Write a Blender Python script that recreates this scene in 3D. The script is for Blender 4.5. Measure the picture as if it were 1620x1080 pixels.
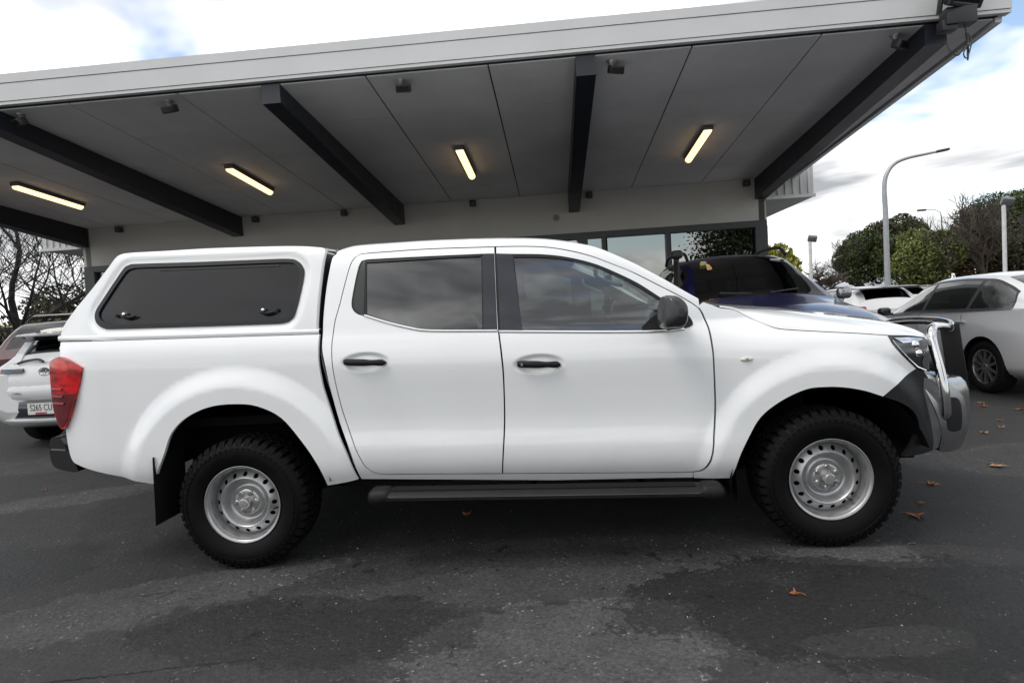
import bpy, bmesh, math, random
import numpy as np
from mathutils import Vector, Matrix, noise
from mathutils.geometry import delaunay_2d_cdt
for o in list(bpy.data.objects): bpy.data.objects.remove(o)
SC = bpy.context.scene
COL = SC.collection
PI = math.pi
R = math.radians

# ------------------------------------------------------------------ camera
cam_d = bpy.data.cameras.new('camera'); cam = bpy.data.objects.new('camera', cam_d); COL.objects.link(cam)
SC.camera = cam
cam_d.sensor_width = 36.0; cam_d.lens = 948.49/1620*36.0; cam_d.clip_start = .05; cam_d.clip_end = 2000
def _cam():
    yaw, pit, rol = .0562, -.0466, .0595
    f = Vector((-math.sin(yaw)*math.cos(pit), math.cos(yaw)*math.cos(pit), math.sin(pit)))
    r = Vector((math.cos(yaw), math.sin(yaw), 0)); u = r.cross(f)
    r2 = r*math.cos(rol)-u*math.sin(rol); u2 = u*math.cos(rol)+r*math.sin(rol)
    m = Matrix((r2, u2, -f)).transposed().to_4x4(); m.translation = (1.7117, -3.1466, 1.3184)
    cam.matrix_world = m
_cam()

# ------------------------------------------------------------------ sky, sun, exposure
SUN_EL, SUN_AZ = 58.0, 238.0          # degrees; azimuth clockwise from +Y
w = bpy.data.worlds.new('World'); SC.world = w; w.use_nodes = True
nt = w.node_tree; N = nt.nodes; L = nt.links; N.clear()
out = N.new('ShaderNodeOutputWorld'); bg = N.new('ShaderNodeBackground'); bg.inputs['Strength'].default_value = .1
L.new(bg.outputs[0], out.inputs[0])
sky = N.new('ShaderNodeTexSky'); sky.sky_type = 'NISHITA'; sky.sun_disc = False
sky.sun_elevation = R(SUN_EL); sky.sun_rotation = R(SUN_AZ); sky.air_density = 1.0; sky.dust_density = 1.2
def nd(t, **k):
    n = N.new(t)
    for a, b in k.items(): setattr(n, a, b)
    return n
def mth(op, a, b=None, c=None):
    n = N.new('ShaderNodeMath'); n.operation = op
    for i, v in enumerate((a, b, c)):
        if v is None: continue
        if isinstance(v, (int, float)): n.inputs[i].default_value = v
        else: L.new(v, n.inputs[i])
    return n.outputs[0]
tc = nd('ShaderNodeTexCoord'); sep = nd('ShaderNodeSeparateXYZ'); L.new(tc.outputs['Generated'], sep.inputs[0])
zz = mth('ADD', mth('MAXIMUM', sep.outputs[2], 0.0), .22)
cmb = nd('ShaderNodeCombineXYZ'); L.new(mth('DIVIDE', sep.outputs[0], zz), cmb.inputs[0]); L.new(mth('DIVIDE', sep.outputs[1], zz), cmb.inputs[1]); cmb.inputs[2].default_value = 17.552
n1 = nd('ShaderNodeTexNoise'); n1.inputs['Scale'].default_value = 1.15; n1.inputs['Detail'].default_value = 5; n1.inputs['Roughness'].default_value = .56; n1.inputs['Distortion'].default_value = .25
L.new(cmb.outputs[0], n1.inputs['Vector'])
cov = nd('ShaderNodeValToRGB'); cov.color_ramp.elements[0].position = .395; cov.color_ramp.elements[1].position = .47; L.new(n1.outputs[0], cov.inputs[0])
n2 = nd('ShaderNodeTexNoise'); n2.inputs['Scale'].default_value = 1.15; n2.inputs['Detail'].default_value = 4; n2.inputs['Roughness'].default_value = .6; n2.inputs['Distortion'].default_value = .5
cm2 = nd('ShaderNodeVectorMath', operation='ADD'); cm2.inputs[1].default_value = (10.145, 7.717, 7.018); L.new(cmb.outputs[0], cm2.inputs[0]); L.new(cm2.outputs[0], n2.inputs['Vector'])
shade = nd('ShaderNodeValToRGB'); shade.color_ramp.elements[0].position = .38; shade.color_ramp.elements[1].position = .60
shade.color_ramp.elements[0].color = (3.6, 3.75, 4.0, 1); shade.color_ramp.elements[1].color = (13.0, 13.0, 12.9, 1)
L.new(n2.outputs[0], shade.inputs[0])
skm = nd('ShaderNodeMix', data_type='RGBA'); skm.blend_type = 'MULTIPLY'; skm.inputs[0].default_value = 1
L.new(sky.outputs[0], skm.inputs[6]); skm.inputs[7].default_value = (1.9, 1.8, 1.68, 1)
mix = nd('ShaderNodeMix', data_type='RGBA'); L.new(cov.outputs[0], mix.inputs[0]); L.new(skm.outputs[2], mix.inputs[6]); L.new(shade.outputs[0], mix.inputs[7])
L.new(mix.outputs[2], bg.inputs[0])

sd = bpy.data.lights.new('sun', 'SUN'); so = bpy.data.objects.new('sun', sd); COL.objects.link(so)
sd.energy = 1.0; sd.angle = R(24); sd.color = (1.0, .965, .91)
_d = Vector((math.sin(R(SUN_AZ))*math.cos(R(SUN_EL)), math.cos(R(SUN_AZ))*math.cos(R(SUN_EL)), math.sin(R(SUN_EL))))
so.rotation_euler = _d.to_track_quat('Z', 'Y').to_euler(); so.location = _d*40
SC.view_settings.view_transform = 'Standard'; SC.view_settings.look = 'None'; SC.view_settings.gamma = 1
SC.view_settings.use_curve_mapping = False; SC.view_settings.exposure = .42
SC.render.engine = 'CYCLES'
SC.cycles.max_bounces = 8; SC.cycles.transparent_max_bounces = 16; SC.cycles.glossy_bounces = 4; SC.cycles.diffuse_bounces = 4

# ------------------------------------------------------------------ materials
MATS = {}
def mat(name, base=(.8, .8, .8), rough=.5, metal=0.0, spec=.5, coat=0.0, emis=None, estr=0.0, var=0.0, vscale=8.0, bump=0.0, bscale=60.0, coat_rough=.03):
    if name in MATS: return MATS[name]
    m = bpy.data.materials.new(name); m.use_nodes = True; t = m.node_tree; b = t.nodes['Principled BSDF']
    b.inputs['Base Color'].default_value = (*base, 1); b.inputs['Roughness'].default_value = rough; b.inputs['Metallic'].default_value = metal
    b.inputs['Specular IOR Level'].default_value = spec; b.inputs['Coat Weight'].default_value = coat; b.inputs['Coat Roughness'].default_value = coat_rough
    if emis: b.inputs['Emission Color'].default_value = (*emis, 1); b.inputs['Emission Strength'].default_value = estr
    tcn = t.nodes.new('ShaderNodeTexCoord')
    if var:
        nz = t.nodes.new('ShaderNodeTexNoise'); nz.inputs['Scale'].default_value = vscale; nz.inputs['Detail'].default_value = 6; nz.inputs['Roughness'].default_value = .6
        t.links.new(tcn.outputs['Object'], nz.inputs['Vector'])
        mr = t.nodes.new('ShaderNodeMapRange'); mr.inputs[1].default_value = .3; mr.inputs[2].default_value = .7; mr.inputs[3].default_value = 1-var; mr.inputs[4].default_value = 1+var
        t.links.new(nz.outputs[0], mr.inputs[0])
        mx = t.nodes.new('ShaderNodeMix'); mx.data_type = 'RGBA'; mx.blend_type = 'MULTIPLY'; mx.inputs[0].default_value = 1
        mx.inputs[6].default_value = (*base, 1); t.links.new(mr.outputs[0], mx.inputs[7]); t.links.new(mx.outputs[2], b.inputs['Base Color'])
        r2 = t.nodes.new('ShaderNodeMapRange'); r2.inputs[1].default_value = .3; r2.inputs[2].default_value = .7; r2.inputs[3].default_value = max(0, rough-var*.3); r2.inputs[4].default_value = min(1, rough+var*.4)
        t.links.new(nz.outputs[0], r2.inputs[0]); t.links.new(r2.outputs[0], b.inputs['Roughness'])
    if bump:
        nb = t.nodes.new('ShaderNodeTexNoise'); nb.inputs['Scale'].default_value = bscale; nb.inputs['Detail'].default_value = 5
        t.links.new(tcn.outputs['Object'], nb.inputs['Vector'])
        bp = t.nodes.new('ShaderNodeBump'); bp.inputs['Strength'].default_value = bump; bp.inputs['Distance'].default_value = .01
        t.links.new(nb.outputs[0], bp.inputs['Height']); t.links.new(bp.outputs[0], b.inputs['Normal'])
    MATS[name] = m; return m
def glass(name, tint, rough=0.0, ior=1.5, boost=1.0):
    if name in MATS: return MATS[name]
    m = bpy.data.materials.new(name); m.use_nodes = True; t = m.node_tree; t.nodes.clear()
    o = t.nodes.new('ShaderNodeOutputMaterial'); mx = t.nodes.new('ShaderNodeMixShader'); tr = t.nodes.new('ShaderNodeBsdfTransparent'); gl = t.nodes.new('ShaderNodeBsdfGlossy')
    fr = t.nodes.new('ShaderNodeFresnel'); fr.inputs[0].default_value = ior
    tr.inputs[0].default_value = (*tint, 1); gl.inputs['Roughness'].default_value = rough; gl.inputs[0].default_value = (1, 1, 1, 1)
    mm = t.nodes.new('ShaderNodeMath'); mm.operation = 'MULTIPLY'; mm.inputs[1].default_value = boost; mm.use_clamp = True
    t.links.new(fr.outputs[0], mm.inputs[0]); t.links.new(mm.outputs[0], mx.inputs[0]); t.links.new(tr.outputs[0], mx.inputs[1]); t.links.new(gl.outputs[0], mx.inputs[2]); t.links.new(mx.outputs[0], o.inputs[0])
    MATS[name] = m; return m

# ------------------------------------------------------------------ helpers
OFF = {}
def thing(name, label, cat, loc=(0, 0, 0), rz=0.0, group=None, off=None):
    o = bpy.data.objects.new(name, None); COL.objects.link(o); o.empty_display_size = .2
    o.location = loc; o.rotation_euler = (0, 0, rz); o['label'] = label; o['category'] = cat
    if group: o['group'] = group
    OFF[o.name] = Vector(off) if off is not None else None
    return o
def link(name, me, mt=None, parent=None):
    o = bpy.data.objects.new(name, me); COL.objects.link(o)
    if mt is not None:
        me.materials.clear(); me.materials.append(mt)
    if parent is not None:
        o.parent = parent; OFF[o.name] = OFF.get(parent.name)
    return o
def tag(o, label, cat, group=None, kind=None):
    if label: o['label'] = label
    if cat: o['category'] = cat
    if group: o['group'] = group
    if kind: o['kind'] = kind
    return o
def obj(name, vf, mt, parent=None, smooth=35, normals=None, flip=False):
    v, f = vf[0], vf[1]
    off = OFF.get(parent.name) if parent is not None else None
    if off is not None: v = [(p[0]-off[0], p[1]-off[1], p[2]-off[2]) for p in v]
    if flip: f = [tuple(reversed(q)) for q in f]
    me = bpy.data.meshes.new(name); me.from_pydata([tuple(map(float, p)) for p in v], [], [tuple(q) for q in f])
    if smooth:
        me.polygons.foreach_set('use_smooth', [True]*len(me.polygons))
        if smooth < 180: me.set_sharp_from_angle(angle=R(smooth))
    me.update()
    if normals is not None: me.normals_split_custom_set(normals)
    return link(name, me, mt, parent)
class MB:
    def __init__(s): s.v = []; s.f = []
    def add(s, v, f):
        b = len(s.v); s.v += [tuple(p) for p in v]; s.f += [tuple(i+b for i in q) for q in f]; return s
    def box(s, c, d, rot=None):
        x, y, z = d[0]/2, d[1]/2, d[2]/2
        v = [Vector(p) for p in ((-x,-y,-z),(x,-y,-z),(x,y,-z),(-x,y,-z),(-x,-y,z),(x,-y,z),(x,y,z),(-x,y,z))]
        if rot is not None: v = [rot @ p for p in v]
        c = Vector(c)
        return s.add([p+c for p in v], [(0,3,2,1),(4,5,6,7),(0,1,5,4),(1,2,6,5),(2,3,7,6),(3,0,4,7)])
    def rbox(s, c, d, r=.02, seg=3, rot=None):
        bm = bmesh.new(); bmesh.ops.create_cube(bm, size=1.0); bmesh.ops.scale(bm, vec=d, verts=bm.verts)
        bmesh.ops.bevel(bm, geom=list(bm.edges), offset=min(r, min(d)*.49), segments=seg, profile=.5, affect='EDGES')
        bm.verts.ensure_lookup_table(); v = [q.co.copy() for q in bm.verts]; f = [tuple(q.index for q in fc.verts) for fc in bm.faces]; bm.free()
        if rot is not None: v = [rot @ p for p in v]
        c = Vector(c); return s.add([p+c for p in v], f)
    def tube(s, path, rad, seg=8, cap=True):
        P = [Vector(p) for p in path]; n = len(P); rr = rad if isinstance(rad, (list, tuple)) else [rad]*n
        vs = []; fs = []; up = None
        for i in range(n):
            t = (P[min(i+1, n-1)]-P[max(i-1, 0)])
            if t.length < 1e-9: t = Vector((0, 0, 1))
            t.normalize()
            if up is None:
                up = Vector((0, 0, 1)) if abs(t.z) < .9 else Vector((1, 0, 0))
            a = t.cross(up)
            if a.length < 1e-6: a = t.cross(Vector((0, 1, 0)))
            a.normalize(); b = a.cross(t); up = b
            for k in range(seg):
                an = 2*PI*k/seg; vs.append(P[i]+(a*math.cos(an)+b*math.sin(an))*rr[i])
        for i in range(n-1):
            for k in range(seg):
                k2 = (k+1) % seg; fs.append((i*seg+k, i*seg+k2, (i+1)*seg+k2, (i+1)*seg+k))
        if cap:
            fs.append(tuple(range(seg))[::-1]); fs.append(tuple((n-1)*seg+k for k in range(seg)))
        return s.add(vs, [tuple(reversed(q)) for q in fs])
    def lathe(s, prof, seg=48, c=(0, 0, 0), axis='y', close=False):
        # prof: (radius, offset along axis)
        vs = []; n = len(prof); c = Vector(c)
        for k in range(seg):
            a = 2*PI*k/seg; ca, sa = math.cos(a), math.sin(a)
            for r, h in prof:
                if axis == 'y': vs.append(c+Vector((r*ca, h, r*sa)))
                elif axis == 'z': vs.append(c+Vector((r*ca, r*sa, h)))
                else: vs.append(c+Vector((h, r*ca, r*sa)))
        fs = []
        for k in range(seg):
            k2 = (k+1) % seg
            for i in range(n if close else n-1):
                i2 = (i+1) % n
                q = (k*n+i, k2*n+i, k2*n+i2, k*n+i2)
                fs.append(q if axis != 'z' else tuple(reversed(q)))
        return s.add(vs, fs)
    def grid(s, rows, flip=False, closed=False):
        m = len(rows[0]); vs = [p for r in rows for p in r]; fs = []
        for i in range(len(rows)-1):
            for j in range(m if closed else m-1):
                j2 = (j+1) % m
                q = (i*m+j, i*m+j2, (i+1)*m+j2, (i+1)*m+j); fs.append(tuple(reversed(q)) if flip else q)
        return s.add(vs, fs)
    def prism(s, poly, d0, d1, axis='y'):
        # poly in the two other axes (x,z for y; x,y for z; y,z for x)
        n = len(poly)
        mk = {'y': lambda p, d: (p[0], d, p[1]), 'z': lambda p, d: (p[0], p[1], d), 'x': lambda p, d: (d, p[0], p[1])}[axis]
        vs = [mk(p, d0) for p in poly]+[mk(p, d1) for p in poly]
        fs = [tuple(range(n)), tuple(range(2*n-1, n-1, -1))]
        for i in range(n):
            j = (i+1) % n; fs.append((i, i+n, j+n, j))
        s2 = MB(); s2.add(vs, fs)
        bm = bmesh.new(); V = [bm.verts.new(p) for p in vs]
        for q in fs: bm.faces.new([V[i] for i in q])
        bmesh.ops.recalc_face_normals(bm, faces=bm.faces); bm.verts.index_update()
        f = [tuple(q.index for q in fc.verts) for fc in bm.faces]; bm.free()
        return s.add(vs, f)
    @property
    def vf(s): return (s.v, s.f)
    def build(s, name, mt, parent=None, smooth=35): return obj(name, (s.v, s.f), mt, parent, smooth)
def catmull(pts, n=6, closed=False):
    P = [Vector(p) for p in pts]; m = len(P); o = []
    for i in range(m if closed else m-1):
        p1, p2 = P[i], P[(i+1) % m]
        p0 = P[(i-1) % m] if closed or i > 0 else p1*2-p2
        p3 = P[(i+2) % m] if closed or i+2 < m else p2*2-p1
        for k in range(n):
            t = k/n; o.append(.5*((2*p1)+(p2-p0)*t+(2*p0-5*p1+4*p2-p3)*t*t+(3*p1-p0-3*p2+p3)*t**3))
    if not closed: o.append(P[-1])
    return o
def smooth_poly(pts, n=5):
    """closed outline; points with a third value are corners"""
    m = len(pts); cor = [i for i, p in enumerate(pts) if len(p) > 2]
    P = [(p[0], p[1], 0) for p in pts]
    if not cor: return [(p.x, p.y) for p in catmull(P, n, True)]
    o = []
    for a, i in enumerate(cor):
        j = cor[(a+1) % len(cor)]; run = [P[i]]; k = i
        while True:
            k = (k+1) % m; run.append(P[k])
            if k == j: break
        if len(run) == 2: o.append((run[0][0], run[0][1]))
        else: o += [(p.x, p.y) for p in catmull(run, n)][:-1]
    return o
def area2(p): return sum(p[i][0]*p[(i+1) % len(p)][1]-p[(i+1) % len(p)][0]*p[i][1] for i in range(len(p)))
def offset_poly(p, d):
    if area2(p) < 0: p = p[::-1]
    n = len(p); o = []
    for i in range(n):
        a, b, c = p[i-1], p[i], p[(i+1) % n]
        e1 = Vector((b[0]-a[0], b[1]-a[1])); e2 = Vector((c[0]-b[0], c[1]-b[1]))
        if e1.length < 1e-9 or e2.length < 1e-9: continue
        e1.normalize(); e2.normalize(); n1 = Vector((e1.y, -e1.x)); n2 = Vector((e2.y, -e2.x)); h = n1+n2
        k = max(.35, h.length_squared/2); h = h/k if h.length > 1e-6 else n1
        o.append((b[0]+h.x*d, b[1]+h.y*d))
    return o
def pip(P, poly):
    P = np.asarray(P); x, y = P[:, 0], P[:, 1]; q = np.asarray(poly); ins = np.zeros(len(P), bool); n = len(q)
    for i in range(n):
        x1, y1 = q[i]; x2, y2 = q[(i+1) % n]
        if y1 == y2: continue
        c = ((y1 > y) != (y2 > y)) & (x < (x2-x1)*(y-y1)/(y2-y1)+x1); ins ^= c
    return ins
def pdist(P, poly, closed=True):
    P = np.asarray(P, float); q = np.asarray(poly, float); d = np.full(len(P), 1e9); n = len(q)
    for i in range(n if closed else n-1):
        a = q[i]; b = q[(i+1) % n]; e = b-a; L2 = e@e
        if L2 < 1e-14: continue
        t = np.clip(((P-a)@e)/L2, 0, 1); d = np.minimum(d, np.hypot(*(P-(a+t[:, None]*e)).T))
    return d
def resample(poly, step):
    o = []; n = len(poly)
    for i in range(n):
        a, b = poly[i], poly[(i+1) % n]; l = math.hypot(b[0]-a[0], b[1]-a[1]); k = max(1, int(math.ceil(l/step)))
        for j in range(k): o.append((a[0]+(b[0]-a[0])*j/k, a[1]+(b[1]-a[1])*j/k))
    return o
TCACHE = {}
def tri2d(outline, holes=(), step=.03, extra=()):
    key = (tuple(map(tuple, outline)), tuple(tuple(map(tuple, h)) for h in holes), step, len(extra))
    if key not in TCACHE: TCACHE[key] = tri2d_(outline, holes, step, extra)
    return TCACHE[key]
def tri2d_(outline, holes, step, extra):
    loops = [resample(outline, step)]+[resample(h, step) for h in holes]
    V = []; E = []
    for lp in loops:
        b = len(V); V += lp; E += [(b+i, b+(i+1) % len(lp)) for i in range(len(lp))]
    a = np.asarray(outline); x0, z0 = a.min(0); x1, z1 = a.max(0)
    gx = np.arange(x0+step*.5, x1, step); gz = np.arange(z0+step*.5, z1, step)
    if len(gx) and len(gz):
        G = np.array([(x+(step*.5 if j % 2 else 0), z) for j, z in enumerate(gz) for x in gx])
        k = pip(G, outline)
        for h in holes: k &= ~pip(G, h)
        d = pdist(G, outline)
        for h in holes: d = np.minimum(d, pdist(G, h))
        k &= d > step*.45
        V += [tuple(p) for p in G[k]]
    if len(extra):
        X_ = np.array(extra); k = pip(X_, outline) & (pdist(X_, outline) > .004)
        for h in holes: k &= ~pip(X_, h) & (pdist(X_, h) > .004)
        V += [tuple(p) for p in X_[k]]
    r = delaunay_2d_cdt([Vector(p) for p in V], E, [], 0, 1e-6)
    P = [(p.x, p.y) for p in r[0]]; F = [tuple(f) for f in r[2]]
    C = np.array([[sum(P[i][0] for i in f)/3, sum(P[i][1] for i in f)/3] for f in F])
    k = pip(C, outline)
    for h in holes: k &= ~pip(C, h)
    o = []
    for f, kk in zip(F, k):
        if not kk: continue
        a, b, c = (P[i] for i in f)
        ar = (b[0]-a[0])*(c[1]-a[1])-(c[0]-a[0])*(b[1]-a[1])
        if abs(ar) < 1e-10: continue
        o.append(f if ar > 0 else f[::-1])
    return P, o
def panel(name, outline, dfn, mt, parent, holes=(), step=.03, rim=.015, mirror=None, offset=0.0, extra=(), e=.004):
    """sheet over (x,z) whose depth is y=dfn(x,z); faces -y; edges turned in by rim"""
    if area2(outline) < 0: outline = outline[::-1]
    P, F = tri2d(outline, holes, step, extra)
    V = []; NR = []
    for x, z in P:
        y = dfn(x, z); gx = (dfn(x+e, z)-dfn(x-e, z))/(2*e); gz = (dfn(x, z+e)-dfn(x, z-e))/(2*e)
        V.append((x, y+offset, z)); NR.append(Vector((gx, -1, gz)).normalized())
    faces = list(F); ln = [NR[i] for f in F for i in f]
    if rim:
        ec = {}
        for f in F:
            for a, b in ((f[0], f[1]), (f[1], f[2]), (f[2], f[0])):
                if (b, a) in ec: del ec[(b, a)]
                else: ec[(a, b)] = 1
        for a, b in ec:
            pa, pb = Vector(V[a]), Vector(V[b]); qa, qb = pa+Vector((0, rim, 0)), pb+Vector((0, rim, 0))
            k = len(V); V += [pa, qa, qb, pb]; faces.append((k, k+1, k+2, k+3))
            nn = (pb-pa).cross(Vector((0, 1, 0))).normalized()*-1
            nn = (qa-pa).cross(pb-pa); nn = nn.normalized() if nn.length > 1e-12 else Vector((0, 0, 1))
            ln += [nn]*4
    if mirror is not None:
        V = [(p[0], 2*mirror-p[1], p[2]) for p in V]; nf = []; nl = []; c = 0
        for f in faces:
            m = len(f); nf.append(tuple(reversed(f))); nl += [Vector((q[0], -q[1], q[2])) for q in reversed(ln[c:c+m])]; c += m
        faces, ln = nf, nl
    return obj(name, (V, faces), mt, parent, smooth=180, normals=[tuple(q) for q in ln])

# ------------------------------------------------------------------ ground
def asphalt():
    m = bpy.data.materials.new('asphalt'); m.use_nodes = True; t = m.node_tree; b = t.nodes['Principled BSDF']; l = t.links
    tcn = t.nodes.new('ShaderNodeTexCoord'); co = tcn.outputs['Object']
    def noi(scale, det=6, rough=.6, dist=0.0):
        n = t.nodes.new('ShaderNodeTexNoise'); n.inputs['Scale'].default_value = scale; n.inputs['Detail'].default_value = det; n.inputs['Roughness'].default_value = rough; n.inputs['Distortion'].default_value = dist
        l.new(co, n.inputs['Vector']); return n.outputs[0]
    def m_(op, a, b_=None, c=None, clamp=False):
        n = t.nodes.new('ShaderNodeMath'); n.operation = op; n.use_clamp = clamp
        for i, v in enumerate((a, b_, c)):
            if v is None: continue
            if isinstance(v, (int, float)): n.inputs[i].default_value = v
            else: l.new(v, n.inputs[i])
        return n.outputs[0]
    def mr(v, a, b_, c, d):
        n = t.nodes.new('ShaderNodeMapRange'); n.inputs[1].default_value = a; n.inputs[2].default_value = b_; n.inputs[3].default_value = c; n.inputs[4].default_value = d; n.interpolation_type = 'SMOOTHSTEP'; l.new(v, n.inputs[0]); return n.outputs[0]
    sp = t.nodes.new('ShaderNodeSeparateXYZ'); l.new(co, sp.inputs[0]); X, Y = sp.outputs[0], sp.outputs[1]
    edge = noi(1.7, 6, .72); edge2 = noi(14, 5, .8)
    jit = m_('ADD', m_('MULTIPLY', m_('SUBTRACT', edge, .5), 1.5), m_('MULTIPLY', m_('SUBTRACT', edge2, .5), .7))
    val = m_('ADD', mr(noi(.55, 3, .6), .3, .7, .80, 1.16), m_('MULTIPLY', m_('SUBTRACT', noi(3.2, 5, .74), .5), 1.15))
    # repaired and stained areas: centre, radii, turn, factor
    for cx, cy, rx, ry, an, fac in ((3.15, -.62, 1.15, .52, -8, .40), (4.2, .15, .75, .5, 25, .60), (1.70, -.90, .66, .46, 10, 1.95), (3.45, -.12, .60, .14, -6, 1.9), (2.95, -.86, .36, .10, 5, 1.9),
                                    (-1.55, .05, .60, .40, 20, .50), (-.35, -.35, .95, .26, 24, 1.75), (-2.35, 1.55, 1.0, .24, 28, 1.8), (-1.4, 1.4, .5, .7, 10, .72), (.60, -.62, .80, .30, -5, .55), (-3.6, 2.9, 1.6, .4, 12, 1.45), (5.3, 1.5, .9, .5, 0, 1.6), (1.6, -.30, 1.3, .2, 3, 1.35)):
        ca, sa = math.cos(R(an)), math.sin(R(an))
        dx = m_('SUBTRACT', X, cx); dy = m_('SUBTRACT', Y, cy)
        u = m_('DIVIDE', m_('ADD', m_('MULTIPLY', dx, ca), m_('MULTIPLY', dy, sa)), rx); v = m_('DIVIDE', m_('SUBTRACT', m_('MULTIPLY', dy, ca), m_('MULTIPLY', dx, sa)), ry)
        d = m_('ADD', m_('SQRT', m_('ADD', m_('MULTIPLY', u, u), m_('MULTIPLY', v, v))), jit)
        k = mr(d, .955, 1.02, 1.0, 0.0)
        val = m_('MULTIPLY', val, m_('ADD', 1.0, m_('MULTIPLY', k, fac-1)))
    # aggregate
    vo = t.nodes.new('ShaderNodeTexVoronoi'); vo.inputs['Scale'].default_value = 95; l.new(co, vo.inputs['Vector'])
    ag = t.nodes.new('ShaderNodeSeparateColor'); l.new(vo.outputs['Color'], ag.inputs[0])
    wear = mr(noi(5, 3, .75), .42, .62, 0, 1)
    grain = m_('MULTIPLY', m_('ADD', .76, m_('MULTIPLY', ag.outputs[0], .48)), mr(noi(48, 3, .75), .3, .7, .76, 1.24))
    chips = m_('MULTIPLY', m_('GREATER_THAN', ag.outputs[1], .972), m_('MULTIPLY', wear, 2.2))
    dots = mr(noi(9, 3, .6, .8), .63, .70, 1.0, .42)
    val = m_('MULTIPLY', m_('MULTIPLY', val, m_('ADD', grain, chips)), dots)
    c = t.nodes.new('ShaderNodeCombineColor')
    for i, f in enumerate((.0300, .0298, .0302)): l.new(m_('MULTIPLY', val, f), c.inputs[i])
    l.new(c.outputs[0], b.inputs['Base Color'])
    l.new(mr(val, .4, 1.4, .62, .9), b.inputs['Roughness']); b.inputs['Specular IOR Level'].default_value = .35
    bp = t.nodes.new('ShaderNodeBump'); bp.inputs['Strength'].default_value = .55; bp.inputs['Distance'].default_value = .006
    l.new(m_('MULTIPLY', noi(38, 3, .75), 2.2), bp.inputs['Height']); l.new(bp.outputs[0], b.inputs['Normal'])
    return m
g = MB(); g.grid([[(-150, -120, 0), (250, -120, 0)], [(-150, 260, 0), (250, 260, 0)]], flip=True)
ground = g.build('ground', asphalt(), None, 0); ground.data.flip_normals() if ground.data.polygons[0].normal.z < 0 else None
ground['kind'] = 'structure'

# loose grit on the tarmac
rng = random.Random(5); gm = MB()
for k in range(1900):
    x = rng.uniform(-2.2, 5.2); y = -1.6+2.6*rng.random()**1.4
    if noise.noise(Vector((x*1.3, y*2.2, 3.1))) < -.05 and rng.random() < .75: continue
    r_ = rng.uniform(.0012, .0032) if rng.random() < .93 else rng.uniform(.0035, .006)
    a = rng.uniform(0, 6.28)
    gm.add([(x+r_*math.cos(a), y+r_*math.sin(a), 0), (x+r_*math.cos(a+2), y+r_*math.sin(a+2), 0), (x+r_*math.cos(a+4.2)*1.4, y+r_*math.sin(a+4.2), 0), (x, y, r_*.9)], [(0, 1, 3), (1, 2, 3), (2, 0, 3)])
grit = gm.build('grit', mat('pale_grit', (.30, .29, .275), .8, var=.4, vscale=3), None, 0); tag(grit, 'pale stone grit scattered over the tarmac', 'grit', kind='stuff')
# old crack along the front
cp = [(-.5, -1.05), (-.24, -.985), (0, -.95), (.2, -.91), (.38, -.885), (.62, -.86)]
cr = MB(); pts = catmull([(x, y, .003) for x, y in cp], 12); rows = []
for i, p in enumerate(pts):
    wd = .0035*(.4+rng.random())*(1-.7*i/len(pts)); j = rng.uniform(-.006, .006); rows.append([(p.x, p.y+j-wd, .003), (p.x, p.y+j+wd, .003)])
co_ = cr.grid(rows, flip=True).build('asphalt_crack', mat('crack_dark', (.010, .010, .010), .9), None, 0); co_['kind'] = 'structure'

# ------------------------------------------------------------------ dealership building with cantilever canopy
BR = -.02
bld = thing('dealership_building', 'grey showroom building with a wide sloping canopy on dark beams behind the white pickup', 'building', Vector((math.cos(BR)*-.8-math.sin(BR)*7.65, math.sin(BR)*-.8+math.cos(BR)*7.65, 0)), BR, off=(-.8, 7.65, 0))
def W(a, n, z): return Vector((a*math.cos(BR)-n*math.sin(BR), a*math.sin(BR)+n*math.cos(BR), z))
beige = mat('render_beige', (.50, .49, .46), .8, var=.06, vscale=1.5, bump=.1, bscale=80)
fasc = mat('fascia_metal', (.62, .625, .63), .42, metal=.0, var=.035, vscale=2.2)
soff = mat('soffit_sheet', (.72, .718, .712), .75, var=.10, vscale=1.1)
beamm = mat('beam_paint', (.015, .017, .026), .42, var=.15, vscale=4)
framem = mat('window_frame_dark', (.035, .037, .04), .4, var=.1, vscale=8)
pane = glass('showroom_glass', (.10, .11, .115), boost=7.0)
drip = mat('drip_edge', (.62, .62, .62), .4)
A0, A1, NW, NF = -7.05, 5.49, 7.65, 2.80
MB().box(((A0+A1)/2, NW+.06, 3.06), (A1-A0, .12, .78)).build('wall', beige, bld, 0)
MB().box(((A0+A1)/2, 12.2, 1.75), (A1-A0-.2, .12, 3.5)).box((A0+.10, 9.9, 1.75), (.1, 4.5, 3.5)).box((A1-.08, 9.9, 1.75), (.1, 4.5, 3.5)).box(((A0+A1)/2, 9.9, 3.5), (A1-A0, 4.6, .1)).build('rear_wall', mat('showroom_inside', (.16, .155, .15), .8), bld, 0)
MB().box(((A0+A1)/2, 9.9, .02), (A1-A0-.3, 4.4, .03)).build('showroom_floor', mat('tile_dark', (.07, .068, .065), .35), bld, 0)
MB().box(((A0+A1)/2, NW+.06, 2.615), (A1-A0, .15, .11)).build('window_head', framem, bld, 0)
MB().box(((A0+A1)/2, NW+.08, .12), (A1-A0, .1, .24)).build('window_sill', framem, bld, 0)
for a, wd in ((5.39, .20), (3.80, .07), (2.685, .07), (2.25, .30), (1.1, .07), (-.1, .07), (-1.3, .07), (-2.5, .07), (-3.7, .07), (-4.9, .07), (-6.1, .07), (-6.95, .2)):
    MB().box((a, NW+.055, 1.4), (wd, .13 if wd < .15 else .17, 2.34)).build('mullion', framem, bld, 0)
ed = [5.29, 3.835, 2.72, 2.10, 1.135, -.065, -1.265, -2.465, -3.665, -4.865, -6.065, -6.85]
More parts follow.
